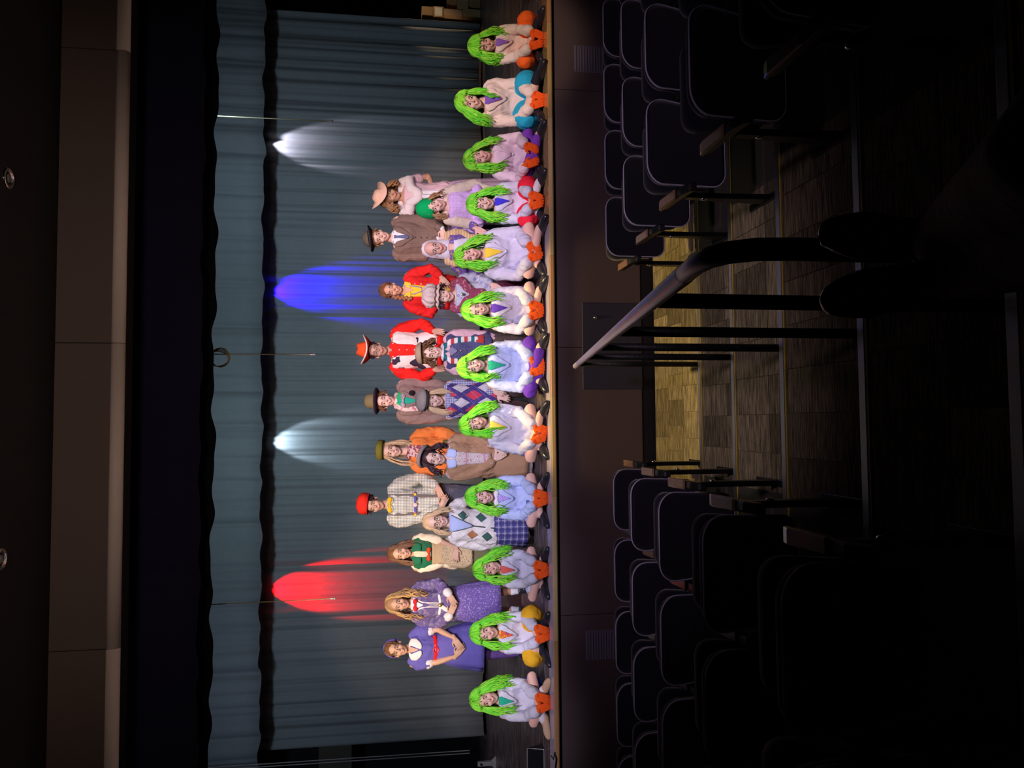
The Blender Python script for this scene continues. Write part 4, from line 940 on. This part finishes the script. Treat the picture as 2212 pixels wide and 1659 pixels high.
b2 = stander('person in brown pinstripe suit with grey tie and dark brimmed bowler hat', (820, 513), 516, tilt=-8, skin=0, hands=((960, 522, -.2, (-.3, -.3, -.8)), (958, 508, -.22, (-.9, -.2, -.2))), wide=1.08)
b2.smile = .008; b2.body()
SUIT = C('suit_brown', (.20, .135, .11), layers=(('stripe', (.34, .27, .28), 'x', .020, .10, 0, .5),))
b2.top('suit_jacket', SUIT, .032, -.2, .955, cuff=.006); b2.trousers('trousers', C('trousers_navy', (.07, .07, .13)), 1.1, .95); b2.shoes(M_shoe)
b2.vneck(mat('shirt_crisp', (.82, .80, .86), .7), .62, .055); b2.tie(C('tie_slate', (.12, .15, .28)), .64, .026); b2.collar(mat('shirt_crisp', (.82, .8, .86)), .06, .90); b2.lapels(SUIT, .56); b2.buttons(M_btn, (.52, .40, .28, .16), .0, .008)
for q in (-1, 1): MB().tube([b2.wr[q].lerp(b2.el[q], .20), b2.wr[q].lerp(b2.el[q], .02)], [.042, .040], 14).build('shirt_cuff', mat('shirt_crisp', (.82, .8, .86)), b2.root, True)
b2.hair(H_light, .03, 60, .95, .004, 20, .007, 40, bangs=6)
BOWL = lambda h, br, cv=.02: [(.0, h), (.045, h - .006), (.078, h - .035), (.092, .04), (.096, .006), (br - .01, .008), (br, .014), (br, .006), (br - .01, -.002), (.09, -.004), (.085, .02)]
b2.hat('bowler_hat', C('felt_olive', (.13, .11, .08)), BOWL(.105, .138), (0, .01, .078), tip=(-6, 0), fn=lambda q, a: V3((q.x, q.y, q.z + (.02 * math.cos(a) ** 2 if math.hypot(q.x, q.y) > .11 else 0))), children=(('hat_brim', C('felt_black', (.012, .012, .02)), [(.0965, .035), (.098, .008), (.132, .002), (.142, .010), (.142, -.002), (.13, -.008), (.095, -.008)]),))
b3 = stander('person in red cardigan over yellow blouse with side braid and no hat', (847, 627), 630, skin=2, hands=((960, 640, -.15), (962, 610, -.2, (-.8, -.3, -.6))))
b3.smile = .009; b3.body()
YEL = C('blouse_yellow', (.82, .58, .04)); b3.top('blouse', YEL, .014, -.15, .95, sleeve='none')
b3.top('cardigan', C('cardigan_red', (.68, .02, .02)), .034, -.2, .95, puff=.006); b3.patch('blouse_front', [(.95, -.055, .055), (.8, -.075, .06), (.4, -.07, .05), (-.1, -.06, .04)], YEL, .006, .008)
b3.skirt('skirt', C('skirt_lime', (.46, .42, .04), layers=(('dots', (.7, .7, .5), 14, .25),)), .15, .17, .22, 12, .04, t0=.0); b3.shoes(M_shoe); b3.collar(YEL, .085, .86)
b3.buttons(M_btnw, (.74, .6, .46), .072, .007, .012); b3.patch('neck_skin', [(.99, -.045, .045), (.78, -.004, .004)], b3.skin, .014)
MB().tube([b3.F(x, t, .02) for x, t in ((-.05, .98), (-.045, .75), (-.01, .58), (.03, .60), (.045, .8), (.045, .98))], .006, 6).build('bead_necklace', mat('beads_violet', (.25, .22, .55), .3), b3.root, True)
b3.hair(H_brown, .02, 50, .92, .002, 20, .007, 36)
b_ = MB()
for i in range(9): p = b3.hp(-.075, -.02 - .012 * i * .4, -.02) + V3((-.003 * i, -.012 * min(i, 5), -.024 * i)); b_.ell(p + V3((.008 * (-1) ** i, 0, 0)), (.024, .022, .020))
b_.build('braid', mat('hair_chestnut', (.34, .15, .06), .5), b3.root, True)
b4 = stander('person in red cowboy hat with white trim and cow spotted vest over red shirt', (814, 757), 757, tilt=4, skin=3, hands=((950, 797, -.3, (.1, -.6, -.6)), (948, 716, -.3, (-.1, -.6, -.6))), wide=1.12, hw=1.1)
b4.smile = .002; b4.body()
RED = C('shirt_red', (.80, .018, .012)); b4.top('shirt', RED, .022, -.2, .96, puff=.012)
COW = C('cow_print', (.82, .74, .66), layers=(('noise', (.04, .03, .05), 6.5, .52),)); b4.top('cow_vest', COW, .042, .05, .94, sleeve='none', wrk=.004); b4.patch('shirt_front', [(.95, -.06, .06), (.05, -.05, .05), (-.1, -.06, .06)], RED, .008, .01)
for q in (-1, 1): b4.strap('vest_edge', mat('trim_white', (.85, .8, .75)), [(q * .065, .93), (q * .055, .5), (q * .055, .08)], .006, .8, .016)
b4.trousers('trousers', C('trousers_navy', (.07, .07, .13)), 1.1, .95); b4.shoes(M_shoe); b4.collar(RED, .07, .88); b4.buttons(M_btnw, (.8, .65, .5, .35), 0, .006, .02); b4.glasses(); b4.hair(H_dark, .02, 50, .92, .002, 20, .006, 40)
cb = lambda q, a: V3((q.x * (1.0 if math.hypot(q.x, q.y) < .11 else .98), q.y, q.z + (.055 * math.cos(a) ** 2 * (math.hypot(q.x, q.y) - .09) / .05 if math.hypot(q.x, q.y) > .1 else (-.015 * (abs(math.cos(a)) < .5) if q.z > .09 else 0))))
b4.hat('cowboy_hat', C('felt_red', (.85, .10, .02)), [(.0, .125), (.035, .132), (.062, .125), (.080, .06), (.093, .006), (.155, .0), (.156, -.006), (.09, -.005), (.085, .02)], (0, .01, .075), tip=(-8, 0), fn=cb, children=(('hat_trim', mat('trim_white', (.85, .8, .75)), [(.150, .003), (.159, .003), (.160, -.007), (.150, -.009)]),))
b5 = stander('person in brown coat with green bow tie, patterned scarf and tall olive hat', (831, 866), 866, tilt=0, skin=0, hands=((990, 888, -.10), (990, 844, -.10)), wide=1.05)
b5.smile = .006; b5.body()
COT = C('coat_tan', (.27, .18, .155)); b5.top('coat', COT, .034, -.3, .955, cuff=.006, puff=.012); b5.trousers('trousers', C('trousers_brown', (.11, .075, .06)), 1.1, .95); b5.shoes(M_shoe); b5.patch('waistcoat', [(.9, -.05, .05), (.5, -.05, .045), (.2, -.04, .04)], C('waistcoat_mauve', (.26, .17, .25)), .006)
b5.vneck(C('shirt_emerald', (.02, .4, .25)), .55, .06); b5.bow(C('bow_pattern', (.50, .36, .50), layers=(('noise', (.25, .2, .2), 40, .55),)), .05, .86); b5.collar(mat('collar_green', (.01, .42, .14)), .08, .86); b5.lapels(COT, .5)
b5.scarf(C('scarf_floral', (.72, .60, .52), layers=(('noise', (.6, .18, .25), 30, .58),)), ([(-.06, .96), (-.09, .8), (-.08, .5), (-.07, .25)],), .035)
MB().ell(b5.F(.085, .68, .02), (.034, .014, .034)).ell(b5.F(.085, .68, .03), (.018, .012, .018)).build('black_rose', C('rose_black', (.015, .012, .02)), b5.root, True)
b5.hair(H_brown, .06, 70, 1.05, .006, 30, .008, 44)
b5.hat('tall_hat', C('felt_olive_light', (.22, .18, .08)), [(.0, .135), (.05, .132), (.075, .11), (.082, .06), (.09, .01), (.10, .0), (.085, .0)], (0, .012, .075), tip=(-10, 0), children=(('hat_brim', C('felt_aubergine', (.04, .02, .04)), [(.09, .012), (.12, .006), (.142, .018), (.144, .010), (.125, -.004), (.095, -.008)]),))
b6 = stander('person in orange jacket with olive cap, long fair hair and a patterned scarf', (845, 974), 976, tilt=7, skin=0, hands=((1000, 1002, -.10), (1000, 948, -.10)), wide=1.02, k=.965)
b6.smile = .008; b6.body()
ORG = C('jacket_orange', (.72, .20, .045)); b6.top('jacket', ORG, .036, -.1, .95, puff=.02, cuff=.01); b6.skirt('skirt', C('skirt_brown', (.13, .09, .06)), .2, .17, .21, 10, .04, t0=.0); b6.shoes(M_shoe)
b6.scarf(C('scarf_blotch', (.60, .42, .40), layers=(('noise', (.25, .05, .08), 34, .5),)), ([(-.03, .96), (-.05, .7), (-.03, .38)], [(.03, .96), (.04, .75), (.03, .45)]), .034)
for q in (-1, 1): b6.patch('olive_pocket', [(.22, min(q * .05, q * .14), max(q * .05, q * .14)), (.02, min(q * .05, q * .14), max(q * .05, q * .14))], C('quilt_olive', (.17, .13, .03), bs=40), .008, .01, 4)
b6.hair(H_blond, .30, 80, .98, .006, 16, .007, 44)
b6.hat('olive_cap', C('felt_moss', (.20, .18, .03)), [(.0, .075), (.07, .072), (.105, .055), (.108, .02), (.102, -.008), (.092, .0)], (0, .01, .085), tip=(-8, -4))
b7 = stander('person in red puffed cap, gingham shirt, yellow bow tie and grey braces', (808, 1090), 1090, turn=-10, tilt=4, skin=2, hands=((960, 1082, -.22, (.9, -.2, -.4)), (950, 1064, -.2, (-.8, -.3, -.3))), wide=1.0)
b7.smile = .001; b7.body()
GW = C('gingham_white', (.80, .76, .62), layers=(('stripe', (.10, .14, .16), 'x', .017, .30, 0, .8), ('stripe', (.10, .14, .16), 'z', .017, .30, 0, .8)))
b7.top('shirt', GW, .030, -.1, .96, puff=.014); b7.trousers('trousers', C('trousers_slate', (.115, .105, .135)), 1.15, .95); b7.shoes(M_shoe)
BR = C('braces_grey', (.17, .14, .13))
for q in (-1, 1): b7.strap('brace', BR, [(q * .085, .955), (q * .09, .8), (q * .085, .5), (q * .08, .0)], .017, .3, .008)
b7.strap('chest_band', C('band_floral', (.12, .10, .30), layers=(('noise', (.7, .2, .15), 25, .56), ('noise', (.75, .6, .1), 33, .62))), [(-.11, .46), (-.05, .44), (0, .44), (.05, .44), (.11, .46)], .019, .3, .016)
for i, (x, c_) in enumerate(((-.10, (.8, .55, .05)), (-.055, (.1, .12, .5)), (0, (.85, .55, .55)), (.055, (.1, .12, .5)), (.10, (.8, .55, .05)))): MB().ell(b7.F(x * b7.k, .45, .03), (.016 if i != 2 else .024, .006, .016 if i != 2 else .024)).build('rosette', C('rosette_%d' % int(c_[0] * 100), c_), b7.root, True)
b7.bow(C('bow_yellow', (.85, .48, .02)), .062, .94); b7.collar(GW, .07, .90); b7.hair(H_dark, .03, 50, .93, .003, 20, .007, 44)
b7.hat('red_cap', C('felt_scarlet', (.85, .03, .015)), [(.0, .115), (.06, .108), (.105, .075), (.118, .035), (.108, .0), (.098, -.012), (.092, .0)], (0, .025, .072), tip=(-6, 0), children=(('cap_peak', C('felt_crimson', (.6, .015, .01)), [(.096, .0), (.110, -.010), (.112, -.016), (.094, -.014)]),))
b8 = stander('person with long brown hair in green vest, cream sleeves and beaded tan apron', (866, 1195), 1196, skin=2, D=8.88, hands=((992, 1180, -.2, (.9, -.1, .15)), (985, 1200, -.22, (-.9, -.2, .1))))
b8.smile = .008; b8.body()
CRM = C('blouse_cream', (.82, .68, .48)); b8.top('blouse', CRM, .022, -.1, .95, sleeve='elbow', puff=.014); b8.top('green_vest', C('vest_green', (.02, .16, .07)), .042, .5, .94, sleeve='none')
b8.top('tan_bodice', C('bodice_tan', (.55, .38, .20)), .028, -.05, .55, sleeve='none') if False else b8.patch('tan_bodice', [(.52, -.125, .125), (.2, -.12, .12), (.0, -.15, .15)], C('bodice_tan', (.55, .38, .20)), .010)
b8.patch('blouse_front', [(.95, -.035, .035), (.55, -.03, .03)], C('blouse_dotted', (.82, .66, .42), layers=(('dots', (.6, .2, .1), 90, .25),)), .012); b8.skirt('skirt', C('skirt_moss', (.15, .14, .07)), .2, .18, .30, 12, .04, t0=.1); b8.shoes(M_shoe)
def sk8(x, t, off): r_ = .19 + .075 * max(0, (.15 - t)); u = max(-.95, min(.95, x / r_)); c_ = b8.c(t); return V3((x, c_.y - r_ * .84 * math.sqrt(1 - u * u) - off, c_.z))
b8.patch('lace_apron', [(.30, -.06, .06), (.1, -.155, .155), (-.25, -.17, .17), (-.42, -.12, .12)], C('lace_tan', (.62, .46, .27), layers=(('dots', (.28, .18, .08), 80, .34),), bs=90), .022, .006, 12, 16, fn=sk8)
for q in (-1, 1): b8.patch('vest_collar', [(1.0, min(q * .02, q * .06), max(q * .02, q * .06)), (.93, min(q * .03, q * .14), max(q * .03, q * .14)), (.78, min(q * .04, q * .11), max(q * .04, q * .11))], C('vest_green', (.02, .16, .07)), .018, .008, 5)
b8.bow(C('bow_red', (.75, .07, .02)), .05, .60); b8.hair(H_brown, .36, 110, 1.02, .012, 22, .0075, 42)
b9 = stander('person with long wavy hair in purple sailor jacket and long speckled purple skirt', (862, 1304), 1306, skin=2, tilt=3, D=8.82, hands=((978, 1314, -.2, (.8, -.2, -.3)), (978, 1298, -.21, (-.8, -.2, -.4))))
b9.smile = .009; b9.body()
PUR = C('jacket_purple', (.15, .105, .28), layers=(('noise', (.24, .2, .33), 28, .55),)); b9.top('sailor_jacket', PUR, .030, -.1, .955, puff=.012); b9.skirt('long_skirt', C('skirt_purple', (.19, .12, .42), layers=(('noise', (.42, .36, .62), 75, .60),)), .30, .16, .27, 12, .03); b9.vneck(mat('blouse_ivory', (.8, .72, .78)), .70, .06)
WH = mat('piping_white', (.82, .76, .74), .6)
for q in (-1, 1):
    for o_ in (0, .014): b9.strap('white_piping', WH, [(q * (.075 - o_), .93), (q * (.035 - o_ * .5), .72), (q * (.012 + o_), .55), (q * (.010 + o_), .3)], .004, .8, .009)
    MB().tube([b9.wr[q].lerp(b9.el[q], .22), b9.wr[q].lerp(b9.el[q], .05)], [.050, .048], 14).build('white_cuff', WH, b9.root, True)
b9.strap('waist_sash', WH, [(-.10, .33), (0, .30), (.10, .33)], .016, .4, .012); MB().ell(b9.F(0, .31, .03), (.022, .01, .022)).build('sash_buckle', mat('gold', (.7, .48, .12), .25, .9), b9.root, True); b9.strap('sash_end', WH, [(-.01, .30), (-.05, .18), (-.06, .06)], .024, .35, .014)
b9.bow(C('bow_scarlet', (.7, .02, .03)), .04, .88); b9.shoes(M_shoe, sock=M_sock); b9.hair(H_light, .34, 110, 1.2, .018, 26, .008, 44, m2=mat('hair_gold', (.60, .36, .12), .45, bump=.1))
b10 = stander('person in violet blue short-sleeved dress with white collar, red belt and headband', (858, 1402), 1400, skin=2, tilt=9, D=8.80, hands=((995, 1404, -.22, (.7, -.3, -.5)), (990, 1392, -.22, (-.8, -.3, -.5))))
b10.smile = .010; b10.body()
VIO = C('dress_violet', (.13, .11, .42)); b10.top('dress_bodice', VIO, .022, -.05, .95, sleeve='short', puff=.022); b10.skirt('dress_skirt', VIO, .50, .165, .29, 10, .025, t0=.35); b10.trousers('purple_tights', C('tights_purple', (.13, .07, .26)), .85, .95)
for q in (-1, 1):
    b10.patch('peter_pan_collar', [(.99, min(q * .03, q * .07), max(q * .03, q * .07)), (.93, min(q * .045, q * .12), max(q * .045, q * .12)), (.82, min(q * .022, q * .12), max(q * .022, q * .12)), (.74, min(q * .006, q * .085), max(q * .006, q * .085)), (.70, min(q * .02, q * .05), max(q * .02, q * .05))], mat('collar_ivory', (.82, .74, .74), .7), .012, .006, 6)
    e = b10.sh[q].lerp(b10.el[q], .60); d = (b10.el[q] - b10.sh[q]).normalized(); MB().tube([e - d * .012, e + d * .012], [.064, .068], 16).build('lace_cuff', mat('lace_white', (.8, .72, .74), .8, bump=.8), b10.root, True)
b10.strap('red_belt', mat('belt_red', (.7, .015, .02), .3), [(-.125, .40), (-.06, .385), (0, .38), (.06, .385), (.125, .40)], .022, .35, .006)
MB().tube([b10.F(-.01 + .032 * math.cos(a), .38, .02) + V3((0, 0, .028 * math.sin(a))) for a in [i * .524 for i in range(12)]], .007, 6, closed=True).build('belt_buckle', mat('buckle_red', (.75, .02, .03), .2), b10.root, True)
b10.patch('neck_skin', [(.995, -.04, .04), (.78, -.006, .006)], b10.skin, .008); b10.shoes(M_shoe)
b10.hair(H_brown, .015, 50, .90, .002, 16, .006, 34)
MB().tube([b10.hp(.080 * math.cos(a) * 1.08, .01, .03 + .108 * math.sin(a)) for a in [R(-10 + 20 * i) for i in range(11)]], .011, 8, flat=((0, 0, 1), .8)).build('headband', C('headband_violet', (.16, .10, .50)), b10.root, True)

bake()
